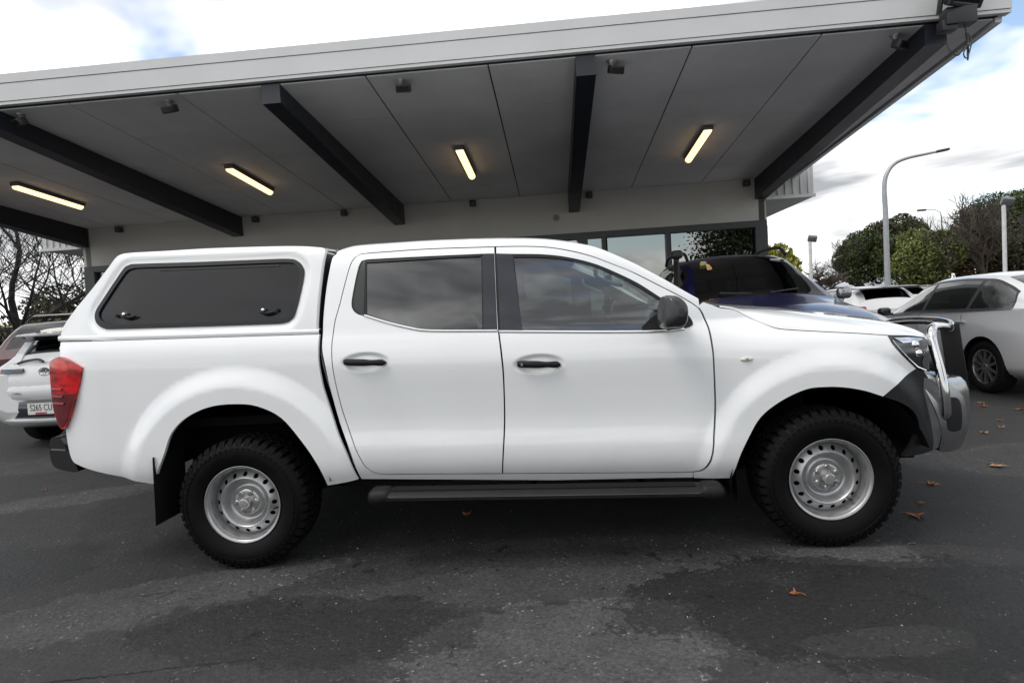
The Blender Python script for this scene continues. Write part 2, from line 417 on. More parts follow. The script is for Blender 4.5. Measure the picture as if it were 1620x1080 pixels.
for i in range(len(ed)-1):
    MB().box(((ed[i]+ed[i+1])/2-.0, NW+.075, 1.4), (ed[i]-ed[i+1]-.06, .012, 2.33), Matrix.Rotation(R((i*37 % 7-3)*.12), 3, 'Z')).build('pane', pane, bld, 0)
TS = math.tan(.0756)
def zs(n): return 3.75-TS*(n-NF)
def slab(name, a0, a1, n0, n1, lo, hi, mt):
    v = [(a, n, zs(n)+d) for d in (lo, hi) for a, n in ((a0, n0), (a1, n0), (a1, n1), (a0, n1))]
    return obj(name, (v, [(3, 2, 1, 0), (4, 5, 6, 7), (0, 1, 5, 4), (1, 2, 6, 5), (2, 3, 7, 6), (3, 0, 4, 7)]), mt, bld, 0)
strips = [(-7.12, -6.45, 1), (-6.45, -5.25, 0), (-5.25, -4.1, 1), (-4.1, -3.12, 1), (-3.12, -1.945, 0), (-1.945, -.95, 1), (-.95, .02, 0), (.02, 1.245, 1), (1.245, 2.18, 0), (2.18, 3.205, 1), (3.205, 4.40, 0), (4.40, 5.40, 1), (5.40, 5.93, 0)]
for a0, a1, ty in strips:
    ns = [NF+.05, 3.845, 5.88, NW-.002] if ty == 0 else [NF+.05, 4.75, 6.80, NW-.002]
    for k in range(3): slab('soffit_panel', a0+.008, a1-.008, ns[k]+.005, ns[k+1]-.005, 0, .012, soff)
slab('soffit_backing', -7.12, 5.95, NF+.03, NW, .016, .03, mat('joint_dark', (.02, .02, .02), .8))
slab('roof_deck', -7.2, 6.0, NF+.02, NW+4.5, .10, .20, fasc)
def beam(a, wd, mt=beamm, z0=-.19, z1=-.35):
    v = []
    for n, lo in ((NF+.02, z0), (NW, z1)):
        v += [(a-wd/2, n, zs(n)+lo), (a+wd/2, n, zs(n)+lo), (a+wd/2, n, zs(n)-.001), (a-wd/2, n, zs(n)-.001)]
    obj('beam', (v, [(0, 1, 2, 3), (7, 6, 5, 4), (0, 4, 5, 1), (1, 5, 6, 2), (2, 6, 7, 3), (3, 7, 4, 0)]), mt, bld, 0)
for a in (-7.02, -3.99, -.95, 2.19, 5.40): beam(a, .19)
for z0, z1, n0, mt in ((3.985, 4.075, 2.765, fasc), (3.803, 3.978, 2.770, fasc), (3.768, 3.797, 2.776, drip)):
    MB().box((-.6, (n0+2.86)/2, (z0+z1)/2), (13.26, 2.86-n0, z1-z0)).build('fascia_strip', mt, bld, 0)
MB().box((-.6, 2.835, 3.92), (13.2, .08, .30)).build('fascia_backing', mat('joint_dark', (.02, .02, .02), .8), bld, 0)
for a in (6.0, -7.2):
    s = 1 if a > 0 else -1
    slab('barge_strip', min(a, a-.06*s), max(a, a-.06*s), NF+.05, NW+.6, -.03, .30, fasc)
for s, a0, a1 in ((1, 5.49, 6.29), (-1, -7.85, -7.05)):
    MB().box(((a0+a1)/2, NW+2.3, 3.40), (a1-a0, 4.6, .78)).build('upper_overhang', mat('overhang_white', (.55, .55, .54), .6, var=.04, vscale=2), bld, 0)
    for k in range(6):
        MB().box((a0+.08+k*(a1-a0-.16)/5, NW-.012, 3.44), (.035, .02, .72)).build('cladding_rib', mat('cladding_white', (.60, .60, .59), .55), bld, 0)
    MB().box(((a0+a1)/2, NW-.03, 3.03), (a1-a0+.02, .06, .05)).build('cladding_trim', drip, bld, 0)

# lamps and fittings under the canopy
lamp_names = ['lit fluorescent batten under the canopy at the far left', 'lit fluorescent batten under the canopy above the white canopy hardtop', 'lit fluorescent batten under the canopy above the cab roof', 'lit fluorescent batten under the canopy nearest the right-hand end beam']
for (a, lb) in zip((-5.745, -2.59, .61, 3.86), lamp_names):
    z = zs(5.52); t_ = thing('fluorescent_light', lb, 'lamp', W(a, 5.52, z), BR, 'battens under the canopy')
    rot = Matrix.Rotation(-math.atan(TS), 3, 'X')
    MB().rbox((0, 0, -.03), (.13, 1.22, .055), .012, 2, rot).build('housing', mat('batten_grey', (.12, .12, .115), .5), t_)
    d = MB(); rows = []
    for k in range(9):
        an = PI+PI*k/8; rows.append([rot @ Vector((.052*math.cos(an), y, -.058+.05*math.sin(an))) for y in (-.585, .585)])
    d.grid(rows); d.f.append(tuple(2*k for k in range(9))); d.f.append(tuple(2*k+1 for k in range(9))[::-1])
    d.build('diffuser', mat('tube_glow', (.8, .75, .6), .4, emis=(1.0, .64, .30), estr=1.9), t_, 60)
blk = mat('fitting_black', (.025, .025, .027), .45)
sil = mat('fitting_silver', (.45, .45, .44), .35, metal=.7)
spn = ['at the far left end', 'second from the left', 'above the cab roof', 'beside the middle beam', 'beside the right-hand end beam']
for i, (a, lb) in enumerate(zip((-3.77, -2.117, .338, 2.451, 5.119), spn)):
    n = 2.97; t_ = thing('spotlight', 'small swivel spotlight under the canopy edge, '+lb, 'spotlight', W(a, n, zs(n)), BR+(i*.5-.8)*.5, 'small spotlights along the canopy edge')
    MB().lathe([(.045, 0), (.045, -.012), (.03, -.03), (.016, -.05), (.016, -.075)], 16, axis='z').build('mount', sil, t_)
    MB().rbox((.03, -.03, -.10), (.15, .09, .075), .012, 2, Matrix.Rotation(R(24), 3, 'X')).build('lamp_head', blk, t_)
    MB().box((.03, -.079, -.122), (.12, .004, .05), Matrix.Rotation(R(24), 3, 'X')).build('lamp_glass', glass('spot_glass', (.4, .4, .42), boost=3), t_)
bxn = ['at the far left of the wall', 'left over the hardtop', 'above the gap between tray and cab', 'above the rear door', 'beside the middle beam', 'beside the right end beam']
for i, (a, lb) in enumerate(zip((-6.255, -3.616, -1.949, .403, 2.469, 5.157), bxn)):
    t_ = thing('wall_speaker', 'small dark speaker box high on the showroom wall, '+lb, 'speaker', W(a, NW-.001, 3.31), BR, 'small boxes along the top of the wall')
    MB().rbox((0, -.055, 0), (.11, .11, .10), .015, 2).build('case', blk, t_); MB().lathe([(0, -.114), (.03, -.113), (.036, -.109)], 14).build('cone', mat('cone_grey', (.08, .08, .08), .6), t_)
t_ = thing('wall_vent', 'round pale disc fitting on the showroom wall below the middle beam', 'vent', W(1.869, NW-.001, 2.963), BR)
MB().lathe([(0, -.02), (.025, -.018), (.03, -.03), (.055, -.026), (.062, 0)], 20).build('disc', mat('vent_grey', (.28, .275, .26), .6), t_); MB().lathe([(0, -.032), (.012, -.031), (.015, -.02)], 12).build('nub', blk, t_)
# LED floodlight at the corner
t_ = thing('floodlight', 'black LED floodlight with dangling cable at the right corner of the canopy', 'floodlight', W(5.52, 2.70, 3.70), BR)
rot = Matrix.Rotation(R(20), 3, 'Z') @ Matrix.Rotation(R(28), 3, 'X')
c = Vector((.03, -.13, .26))
fm = MB()
for dx, dz, sx, sz in ((-.165, 0, .04, .36), (.165, 0, .04, .36), (0, .165, .30, .04), (0, -.165, .30, .04)): fm.rbox(c+rot @ Vector((dx, 0, dz)), (sx, .07, sz), .01, 2, rot)
fm.rbox(c+rot @ Vector((0, .05, 0)), (.34, .05, .34), .015, 2, rot); fm.build('frame', blk, t_)
rf = [c+rot @ Vector(p) for p in ((-.145, -.02, -.145), (.145, -.02, -.145), (.145, -.02, .145), (-.145, -.02, .145), (-.05, .02, -.05), (.05, .02, -.05), (.05, .02, .05), (-.05, .02, .05))]
obj('reflector', (rf, [(0, 1, 5, 4), (1, 2, 6, 5), (2, 3, 7, 6), (3, 0, 4, 7)]), mat('flood_reflector', (.55, .58, .58), .25, metal=.8), t_, 0)
MB().box(c+rot @ Vector((0, .017, 0)), (.10, .004, .10), rot).build('led_chip', mat('led_yellow', (.55, .48, .22), .4), t_)
MB().box(c+rot @ Vector((0, -.026, 0)), (.29, .003, .29), rot).build('front_glass', glass('flood_glass', (.85, .88, .88), boost=1.2), t_)
MB().rbox((-.02, -.03, .02), (.26, .12, .15), .01, 2).rbox((-.11, -.02, -.05), (.13, .10, .10), .01, 2).tube([(-.20, -.06, .05), (-.215, -.12, .18), (-.17, -.13, .28)], .022, 6).build('bracket', blk, t_)
MB().tube(catmull([(.04, -.02, -.05), (.06, -.03, -.20), (.02, -.03, -.30), (.05, -.03, -.34), (.09, -.03, -.20), (.05, -.02, -.12), (.07, -.02, -.26), (.06, -.02, -.36), (.05, -.02, -.22), (-.02, -.02, -.31), (-.08, .0, -.25), (-.10, .02, -.16)], 8), .0055, 5).build('cable', blk, t_)

# ------------------------------------------------------------------ white pickup: measured outlines (metres, x along the truck, z up)
def interp(tab,z):
    # monotone-ish cubic (Catmull) through table of (z,y)
    n=len(tab)
    if z<=tab[0][0]: return tab[0][1]+(z-tab[0][0])*(tab[1][1]-tab[0][1])/(tab[1][0]-tab[0][0])
    if z>=tab[-1][0]: return tab[-1][1]+(z-tab[-1][0])*(tab[-1][1]-tab[-2][1])/(tab[-1][0]-tab[-2][0])
    i=0
    while z>tab[i+1][0]: i+=1
    z0,y0=tab[i]; z1,y1=tab[i+1]; h=z1-z0; t=(z-z0)/h
    def sl(k):
        if k==0: return (tab[1][1]-tab[0][1])/(tab[1][0]-tab[0][0])
        if k==n-1: return (tab[-1][1]-tab[-2][1])/(tab[-1][0]-tab[-2][0])
        return (tab[k+1][1]-tab[k-1][1])/(tab[k+1][0]-tab[k-1][0])
    m0,m1=sl(i)*h,sl(i+1)*h
    return (2*t**3-3*t*t+1)*y0+(t**3-2*t*t+t)*m0+(-2*t**3+3*t*t)*y1+(t**3-t*t)*m1
def sstep(a,b,x):
    t=min(1,max(0,(x-a)/(b-a))); return t*t*(3-2*t)
CABT=[(.38,.10),(.44,.060),(.49,.030),(.545,.012),(.61,.006),(.66,.011),(.71,.0175),(.78,.020),(.90,.013),(1.0,.005),(1.07,.003),(1.13,.010),(1.19,.027),(1.245,.050),(1.32,.070),(1.42,.100),(1.52,.133),(1.61,.166),(1.67,.196),(1.72,.236),(1.76,.30)]
BEDT=[(.42,.060),(.50,.026),(.58,.014),(.8,.010),(1.0,.008),(1.1,.009),(1.18,.018),(1.235,.040),(1.26,.055)]
CANT=[(1.22,.050),(1.30,.060),(1.42,.090),(1.55,.132),(1.66,.170),(1.72,.200),(1.765,.245),(1.79,.30)]
ARCH=[(-.005,.425),(3.15,.355)]
def flare(x,z,i):
    cx,cz=ARCH[i]; r=math.hypot(x-cx,z-cz)
    o=.036*(1-sstep(.58,.70,r))
    lo=sstep(.30,.50,z) # fade near the rockers
    return -o*(.35+.65*lo)
def D(x,z,reg):
    zb=z+.03*(x-1.45)
    if reg=='can': 
        y=interp(CANT,zb)
        if x<-.6: y+=.10*((-.6-x)/.4)**2
        return y
    if reg=='bed':
        y=interp(BEDT,zb)+flare(x,z,0)
        if x<-.75: y+=.9*(-.75-x)**2
        return y
    y=interp(CABT,zb)
    if x>2.2:
        t=sstep(2.3,2.95,x)
        f=min(interp(FENT,zb),y+.12); y=y*(1-t)+f*t
        y+=flare(x,z,1)
        if x>3.25: y+=.55*(x-3.25)**2
    return y
FENT=[(.38,.06),(.46,.035),(.55,.022),(.7,.016),(.85,.010),(1.0,.006),(1.07,.008),(1.12,.022),(1.17,.052),(1.21,.095),(1.25,.16),(1.28,.24)]
TR={
'bed':[(-1.034,1.308,1),(0.49,1.267,1),(0.489,1.213),(0.487,1.118),(0.495,1.032),(0.509,0.949),(0.562,0.75),(0.611,0.604),(0.646,0.466,1),(0.478,0.441,1),(0.469,0.511),(0.443,0.585),(0.38,0.695),(0.274,0.834),(0.151,0.902),(0.038,0.921),(-0.106,0.915),(-0.241,0.867),(-0.341,0.782),(-0.401,0.656),(-0.488,0.495,1),(-0.696,0.544),(-0.93,0.608,1),(-1.001,0.649),(-1.024,0.818),(-1.012,1.099),(-1.01,1.224)],
'cabout':[(0.508,1.269),(0.51,1.188),(0.526,1.093),(0.54,0.982),(0.576,0.785),(0.628,0.62),(0.659,0.461,1),(1.716,0.402),(2.459,0.383,1),(2.445,0.423,1)],
'rdoor':[(1.455,1.692,1),(1.092,1.704),(0.852,1.703),(0.734,1.701),(0.685,1.692),(0.653,1.649),(0.626,1.543),(0.599,1.422),(0.573,1.316),(0.564,1.192),(0.572,1.032),(0.599,0.847),(0.648,0.674),(0.683,0.579),(0.71,0.529),(0.766,0.492),(0.904,0.484),(1.435,0.462,1),(1.463,0.724),(1.474,0.973),(1.47,1.108),(1.461,1.218,1),(1.458,1.401),(1.457,1.586)],
'rwin':[(1.455,1.655,1),(1.388,1.658),(1.094,1.664),(0.809,1.668),(0.727,1.666),(0.703,1.65),(0.688,1.6),(0.667,1.477),(0.662,1.418),(0.673,1.386),(0.698,1.364),(0.734,1.351),(0.863,1.303),(0.98,1.269),(1.059,1.252),(1.162,1.243),(1.458,1.226,1)],
'rglass':[(0.737,1.649,1),(1.095,1.648),(1.367,1.644),(1.381,1.634),(1.377,1.246,1),(1.094,1.261),(1.008,1.274),(0.921,1.299),(0.835,1.328),(0.746,1.363,1)],
'fdoor':[(1.466,1.692,1),(1.625,1.683),(1.757,1.668),(1.884,1.637),(1.985,1.602),(2.067,1.564),(2.197,1.5),(2.324,1.423),(2.437,1.355),(2.521,1.296),(2.548,1.254),(2.564,1.193),(2.567,1.115),(2.57,0.991),(2.57,0.76),(2.553,0.619),(2.539,0.525),(2.518,0.468),(2.488,0.435),(2.432,0.425),(2.266,0.429),(1.442,0.462,1),(1.471,0.724),(1.482,0.973),(1.479,1.107),(1.469,1.217,1),(1.466,1.4),(1.466,1.586)],
'fwin':[(1.46,1.655,1),(1.56,1.646),(1.727,1.632),(1.864,1.606),(1.999,1.562),(2.113,1.505),(2.225,1.439),(2.337,1.354),(2.445,1.277),(2.477,1.248),(2.491,1.207),(2.449,1.187),(2.364,1.176),(2.298,1.173),(2.167,1.179),(1.464,1.221,1)],
'fglass':[(1.563,1.628,1),(1.692,1.619),(1.846,1.595),(1.98,1.551),(2.095,1.496),(2.192,1.441),(2.323,1.345),(2.337,1.324,1),(2.322,1.185,1),(1.59,1.227,1)],
'bpillar':[(1.466,1.653),(1.56,1.646),(1.596,1.223),(1.468,1.231)],
'fender':[(2.535,1.299,1),(2.566,1.317,1),(2.608,1.301),(2.659,1.28),(2.734,1.265),(2.815,1.219),(2.866,1.188),(2.918,1.159),(2.977,1.146),(3.148,1.126),(3.336,1.106),(3.484,1.087,1),(3.501,1.037),(3.551,0.978),(3.634,0.905,1),(3.511,0.851),(3.409,0.785,1),(3.313,0.821),(3.216,0.843),(3.119,0.851),(3.019,0.843),(2.898,0.791),(2.795,0.714),(2.724,0.602),(2.676,0.501),(2.647,0.384,1),(2.462,0.383,1),(2.455,0.418,1),(2.498,0.428),(2.527,0.458),(2.547,0.516),(2.562,0.619),(2.58,0.76),(2.579,0.99),(2.577,1.114),(2.574,1.192),(2.559,1.253)],
'headlight':[(3.484,1.087,1),(3.622,1.075),(3.719,1.06,1),(3.731,0.973),(3.729,0.879,1),(3.634,0.908,1),(3.551,0.982),(3.502,1.041)],
'taillight':[(-1.103,1.2,1),(-1.004,1.227),(-0.919,1.204),(-0.836,1.162,1),(-0.862,1.076),(-0.926,0.939),(-0.982,0.856),(-1.01,0.826),(-1.037,0.821),(-1.072,0.852),(-1.109,0.934),(-1.112,1.062)],
'canside':[(-1.131,1.338,1),(-1.116,1.378),(-1.075,1.417),(-0.889,1.577),(-0.779,1.702),(-0.735,1.769),(-0.711,1.79),(-0.65,1.797),(-0.447,1.795),(-0.151,1.793),(0.259,1.777),(0.446,1.758),(0.501,1.735),(0.49,1.648),(0.477,1.471),(0.469,1.291,1)],
'canflange':[(-1.158,1.346),(0.487,1.294),(0.486,1.27),(-1.159,1.312)],
'canwinout':[(-0.639,1.726),(-0.594,1.729),(-0.278,1.718),(0.09,1.708),(0.291,1.701),(0.347,1.682),(0.378,1.648),(0.388,1.604),(0.373,1.495),(0.349,1.392),(0.325,1.355),(0.279,1.339),(0.187,1.339),(-0.241,1.35),(-0.679,1.363),(-0.749,1.37),(-0.8,1.396),(-0.825,1.436),(-0.82,1.479),(-0.783,1.534),(-0.716,1.638),(-0.671,1.708)],
'canglass':[(-0.623,1.701),(-0.571,1.705),(-0.274,1.695),(0.093,1.686),(0.293,1.679),(0.334,1.663),(0.358,1.631),(0.36,1.591),(0.348,1.496),(0.327,1.407),(0.307,1.377),(0.268,1.363),(0.187,1.363),(-0.242,1.374),(-0.68,1.388),(-0.738,1.394),(-0.775,1.416),(-0.797,1.449),(-0.788,1.48),(-0.756,1.529),(-0.69,1.633),(-0.652,1.688)],
'roofsil':[(0.519,1.753),(0.565,1.761),(0.671,1.772),(0.848,1.773),(1.072,1.772),(1.257,1.767),(1.441,1.76),(1.624,1.748),(1.744,1.736),(1.859,1.716),(1.949,1.694),(2.045,1.664),(2.143,1.618),(2.231,1.571),(2.405,1.464),(2.616,1.325)],
'rooftop':[(0.598,1.748),(0.694,1.762),(0.863,1.766),(1.081,1.765),(1.445,1.754),(1.743,1.727),(1.94,1.68),(2.031,1.65),(2.203,1.557),(2.362,1.455),(2.567,1.321)],
'bonsil':[(2.688,1.294),(2.865,1.27),(3.095,1.242),(3.252,1.215),(3.374,1.197),(3.575,1.161),(3.706,1.127),(3.799,1.086),(3.842,1.047)],
'cabback':[(0.568,1.74),(0.543,1.701),(0.53,1.61),(0.518,1.504),(0.509,1.365),(0.508,1.269)],
'bumper':[(3.484,0.755),(3.653,0.894),(3.714,0.864),(3.699,0.798),(3.731,0.671),(3.757,0.535),(3.759,0.48),(3.557,0.459),(3.648,0.594),(3.589,0.689)],
'wing':[(3.739,0.869),(3.718,0.829),(3.72,0.778),(3.757,0.687),(3.781,0.611),(3.792,0.525),(3.784,0.453),(3.885,0.448),(3.931,0.487),(3.967,0.608),(3.959,0.721),(3.925,0.767),(3.81,0.841)],
'hoop':[(3.833,0.679),(3.825,0.785),(3.815,0.907),(3.802,1.03),(3.806,1.082),(3.834,1.101),(3.873,1.099),(3.936,1.081)],
'step':[(0.743,0.466),(0.736,0.369),(0.796,0.37),(2.455,0.313),(2.566,0.338),(2.569,0.406)],
'mudflap':[(-0.455,0.647),(-0.438,0.6),(-0.341,0.595),(-0.364,0.366),(-0.485,0.282),(-0.495,0.372),(-0.482,0.506)],
'rbump':[(-1.133,0.764),(-1.109,0.777),(-1.072,0.768),(-0.998,0.592),(-1.0,0.567),(-1.052,0.576),(-1.126,0.605),(-1.141,0.68)],
'mirror':[(2.296,1.351),(2.315,1.366),(2.367,1.356),(2.408,1.313),(2.408,1.238),(2.385,1.196),(2.335,1.193),(2.283,1.202),(2.28,1.277)],
'mtri':[(2.221,1.194),(2.273,1.25),(2.323,1.284),(2.337,1.354),(2.445,1.277),(2.477,1.248),(2.491,1.207),(2.45,1.19),(2.365,1.182)],
'pts':[(0.74,1.105),(0.857,1.098),(0.63,1.111),(1.557,1.05),(1.66,1.044),(1.78,1.037),(2.741,1.011),(2.706,1.013),(2.777,1.009)],
'latch':[(-0.62,1.442),(0.174,1.419)],
}

YC = .92                                    # centre plane of the white pickup
HANDLES = ((.742, 1.105, .13, .052), (1.668, 1.044, .135, .052))
CWO = smooth_poly(TR['canwinout'], 4)
_D0 = D
def D(x, z, reg):
    y = _D0(x, z, reg)
    if reg == 'cab':
        for hx, hz, a, b in HANDLES:
            s = ((x-hx)/a)**2+((z-hz)/b)**2
            if s < 1.3: y += .013*(1-sstep(.35, 1.15, s))
    return y
_gx, _gz = np.arange(-.92, .50, .012), np.arange(1.26, 1.79, .012)
_G = np.array([(x, z) for x in _gx for z in _gz]); _S = pdist(_G, CWO); _S[pip(_G, CWO)] *= -1; _S = _S.reshape(len(_gx), len(_gz))
def Dcan(x, z):
    y = _D0(x, z, 'can')
    u = (x+.92)/.012; v = (z-1.26)/.012; i = int(u); j = int(v)
    if 0 <= i < len(_gx)-1 and 0 <= j < len(_gz)-1 and u > 0 and v > 0:
        u -= i; v -= j; d = (_S[i, j]*(1-u)+_S[i+1, j]*u)*(1-v)+(_S[i, j+1]*(1-u)+_S[i+1, j+1]*u)*v
        y += .016*(1-sstep(.010, .045, float(d)))
    return y
Dcab = lambda x, z: D(x, z, 'cab')
Dbed = lambda x, z: D(x, z, 'bed')
def yoff(fn, o): return lambda x, z: fn(x, z)+o

white = mat('white_paint', (.83, .84, .85), .3, coat=1.0, coat_rough=.012, var=.015, vscale=3)
white_gel = mat('white_gelcoat', (.79, .80, .81), .3, coat=.35, coat_rough=.08, var=.02, vscale=4)
black_pl = mat('black_plastic', (.009, .009, .010), .5, spec=.25, var=.25, vscale=30, bump=.15, bscale=400)
black_gl = mat('black_gloss', (.022, .025, .032), .16, coat=.4)
rubber = mat('rubber', (.008, .008, .008), .65, spec=.2, var=.2, vscale=25)
gasket = mat('window_rubber', (.016, .016, .018), .42, spec=.3)
dark = mat('underbody_dark', (.006, .006, .006), .85, spec=.1, var=.3, vscale=9)
chrome = mat('chrome', (.82, .82, .82), .07, metal=1.0)
wingm = mat('brushed_alloy', (.36, .36, .37), .24, metal=.97, var=.12, vscale=9)
alloy = mat('polished_alloy', (.62, .62, .635), .09, metal=1.0, var=.10, vscale=9)
gun = mat('bumper_grey_plastic', (.014, .0145, .016), .5, spec=.3, var=.15, vscale=40, bump=.1, bscale=500)
steel = mat('painted_steel_wheel', (.46, .46, .465), .33, metal=.8, var=.08, vscale=18)
gl_front = glass('front_door_glass', (.34, .40, .38), boost=4.3)
gl_rear = glass('privacy_glass', (.10, .097, .092), boost=3.3)
gl_ws = glass('windscreen_glass', (.66, .74, .71), boost=1.0)
acrylic = mat('tinted_acrylic', (.013, .013, .0145), .16, spec=.36, var=.03, vscale=5)
seatm = mat('seat_cloth', (.05, .052, .055), .85, bump=.3, bscale=300)
trimm = mat('cabin_trim', (.33, .34, .34), .65)
def grime(m):
    t = m.node_tree; b = t.nodes['Principled BSDF']; tcn = t.nodes.new('ShaderNodeTexCoord'); sp = t.nodes.new('ShaderNodeSeparateXYZ'); t.links.new(tcn.outputs['Object'], sp.inputs[0])
    nz = t.nodes.new('ShaderNodeTexNoise'); nz.inputs['Scale'].default_value = 7; nz.inputs['Detail'].default_value = 6; nz.inputs['Roughness'].default_value = .75; t.links.new(tcn.outputs['Object'], nz.inputs['Vector'])
    ad = t.nodes.new('ShaderNodeMath'); ad.operation = 'MULTIPLY_ADD'; t.links.new(nz.outputs[0], ad.inputs[0]); ad.inputs[1].default_value = -.55; t.links.new(sp.outputs[2], ad.inputs[2])
    mr = t.nodes.new('ShaderNodeMapRange'); mr.inputs[1].default_value = .12; mr.inputs[2].default_value = .42; mr.inputs[3].default_value = .11; mr.inputs[4].default_value = 0; t.links.new(ad.outputs[0], mr.inputs[0])
    old = b.inputs['Base Color'].links[0].from_socket; mx = t.nodes.new('ShaderNodeMix'); mx.data_type = 'RGBA'; t.links.new(mr.outputs[0], mx.inputs[0]); t.links.new(old, mx.inputs[6]); mx.inputs[7].default_value = (.34, .31, .27, 1)
    t.links.new(mx.outputs[2], b.inputs['Base Color'])
grime(white)
def red_lens():
    m = mat('red_lens', (.38, .008, .010), .16, coat=.25)
    t = m.node_tree; b = t.nodes['Principled BSDF']; tcn = t.nodes.new('ShaderNodeTexCoord')
    mp = t.nodes.new('ShaderNodeMapping'); mp.inputs['Scale'].default_value = (9, 9, 26); t.links.new(tcn.outputs['Object'], mp.inputs[0])
    nz = t.nodes.new('ShaderNodeTexNoise'); nz.inputs['Scale'].default_value = 1.0; nz.inputs['Detail'].default_value = 3; t.links.new(mp.outputs[0], nz.inputs['Vector'])
    rp = t.nodes.new('ShaderNodeValToRGB'); rp.color_ramp.elements[0].color = (.13, .002, .004, 1); rp.color_ramp.elements[0].position = .34; rp.color_ramp.elements[1].color = (.60, .006, .008, 1); rp.color_ramp.elements[1].position = .56
    t.links.new(nz.outputs[0], rp.inputs[0]); t.links.new(rp.outputs[0], b.inputs['Base Color'])
    return m
redl = red_lens()

truck = thing('pickup_truck', 'white dual-cab pickup with white canopy on its tray and steel wheels, filling the foreground', 'pickup truck', (1.5, YC, 0), off=(1.5, YC, 0))
def both(name, outline, fn, mt, parent, **k):
    a = panel(name, outline, fn, mt, parent, **k)
    b = panel(name, outline, fn, mt, parent if not isinstance(parent, tuple) else parent[1], mirror=YC, **k)
    return a, b
SP = lambda k, n=5: smooth_poly(TR[k], n)

# --- doors, with window openings
fd, rd = SP('fdoor'), SP('rdoor')
fw_, rw = SP('fwin'), SP('rwin')
fg, rg = SP('fglass'), SP('rglass')
door_line = [(.60, 1.696), (.68, 1.697), (.734, 1.701), (.852, 1.703), (1.092, 1.704), (1.455, 1.692), (1.625, 1.683), (1.757, 1.668), (1.884, 1.637), (1.985, 1.602), (2.067, 1.564), (2.197, 1.50), (2.324, 1.423), (2.437, 1.355), (2.54, 1.297)]
rail = [(x, z+.016) for x, z in door_line]
cab_outer = [(p[0], p[1]) for p in catmull([(x, z, 0) for x, z in rail], 3)][::-1]
cab_outer += [(p[0], p[1]) for p in catmull([(.568, 1.712, 0), (.543, 1.69, 0), (.53, 1.61, 0), (.518, 1.504, 0), (.509, 1.365, 0), (.508, 1.269, 0), (.51, 1.188, 0), (.526, 1.093, 0), (.54, .982, 0), (.576, .785, 0), (.628, .62, 0), (.659, .461, 0)], 4)]
cab_outer += [(1.716, .402), (2.457, .386), (2.452, .424)]
both('cab_frame', cab_outer, Dcab, white, truck, holes=[offset_poly(fd, .0055), offset_poly(rd, .0055)], step=.03, rim=.02)
both('door_jamb', offset_poly(cab_outer, -.012), yoff(Dcab, .021), dark, truck, holes=[offset_poly(fw_, -.004), offset_poly(rw, -.004)], step=.06, rim=0)
for side in (None, YC):
    for nm, ol, wn, gls, gm, hi in (('front_door', fd, fw_, fg, gl_front, 1), ('rear_door', rd, rw, rg, gl_rear, 0)):
        hx, hz = (1.668, 1.044) if hi else (.742, 1.105)
        ex_ = [(hx+i*.0075, hz+j*.0065) for i in range(-20, 21) for j in range(-10, 11)]
        dr = panel(nm, ol, Dcab, white, truck, holes=[wn], step=.024, rim=.014, mirror=side, extra=ex_)
        panel('window_trim', offset_poly(wn, .0035), yoff(Dcab, .004), black_gl if hi == 9 else gasket, dr, holes=[gls], step=.04, rim=.010, mirror=side)
        panel('window_glass', offset_poly(gls, .004), yoff(Dcab, .011), gm, dr, step=.06, rim=0, mirror=side)
        # belt strip under the glass
        if hi: bl = [(1.466, 1.2265), (1.7, 1.212), (2.0, 1.194), (2.25, 1.1815), (2.36, 1.1795), (2.44, 1.183)]
        else: bl = [(.735, 1.3555), (.863, 1.309), (.98, 1.274), (1.059, 1.2565), (1.162, 1.2475), (1.3, 1.2395), (1.456, 1.231)]
        c = [(p.x, p.y) for p in catmull([(x, z, 0) for x, z in bl], 6)]
        rows = []
        for x, z in c:
            y = Dcab(x, z); s = 1 if side is None else -1; yy = lambda q: q if side is None else 2*side-q
            rows.append([(x, yy(y+.004), z+.007), (x, yy(y-.005), z+.0055), (x, yy(y-.008), z), (x, yy(y-.006), z-.0055), (x, yy(y+.004), z-.007)])
        MB().grid(rows, flip=(side is not None)).build('chrome_strip', chrome, dr, 60)
        # handle
        hx, hz = (1.668, 1.044) if hi else (.742, 1.105)
        hd = MB(); sec = []
        for k in range(15):
            t = k/14; x = hx-.112+.226*t; zc = hz-.0145*(t-.5)*2*.5
            hh = .019-.004*sstep(.45, .7, t)+.003*sstep(.7, .9, t)
            if t < .06: hh *= .75
            if t > .9: hh *= max(.35, 1-((t-.9)/.1)**2*.7)
            y0 = _D0(x, zc, 'cab'); pr = .042*math.sin(PI*min(1, max(0, (t*.86+.07))))**.45
            yy = (lambda q: q) if side is None else (lambda q: 2*side-q)
            ring = [(x, yy(y0-pr+.016-.016*math.cos(a)), zc+hh*math.sin(a)) for a in [2*PI*i/12 for i in range(12)]]
            sec.append(ring)
        hd.grid(sec, flip=(side is None), closed=True); nn = len(sec)
        hd.f.append(tuple(range(12))); hd.f.append(tuple((nn-1)*12+i for i in range(12))[::-1])
        h = hd.build('door_handle', black_pl, dr, 50)
        if hi:
            yy = _D0(hx-.095, hz, 'cab')-.043
            MB().lathe([(0, -.004), (.006, -.004), (.0075, 0), (.0075, .01)], 14, (hx-.087, yy if side is None else 2*side-yy, hz+.005)).build('lock_barrel', chrome, h)
    # pillar applique between the doors and black rear quarter pane
    fdo = None
bp_f = [(1.469, 1.651), (1.556, 1.644), (1.592, 1.228), (1.4725, 1.232)]
bp_r = [(1.389, 1.653), (1.452, 1.651), (1.4555, 1.232), (1.384, 1.2365)]
qp = [(.700, 1.60), (.712, 1.645), (.730, 1.655), (.731, 1.366), (.705, 1.372), (.682, 1.39), (.674, 1.42), (.678, 1.48)]
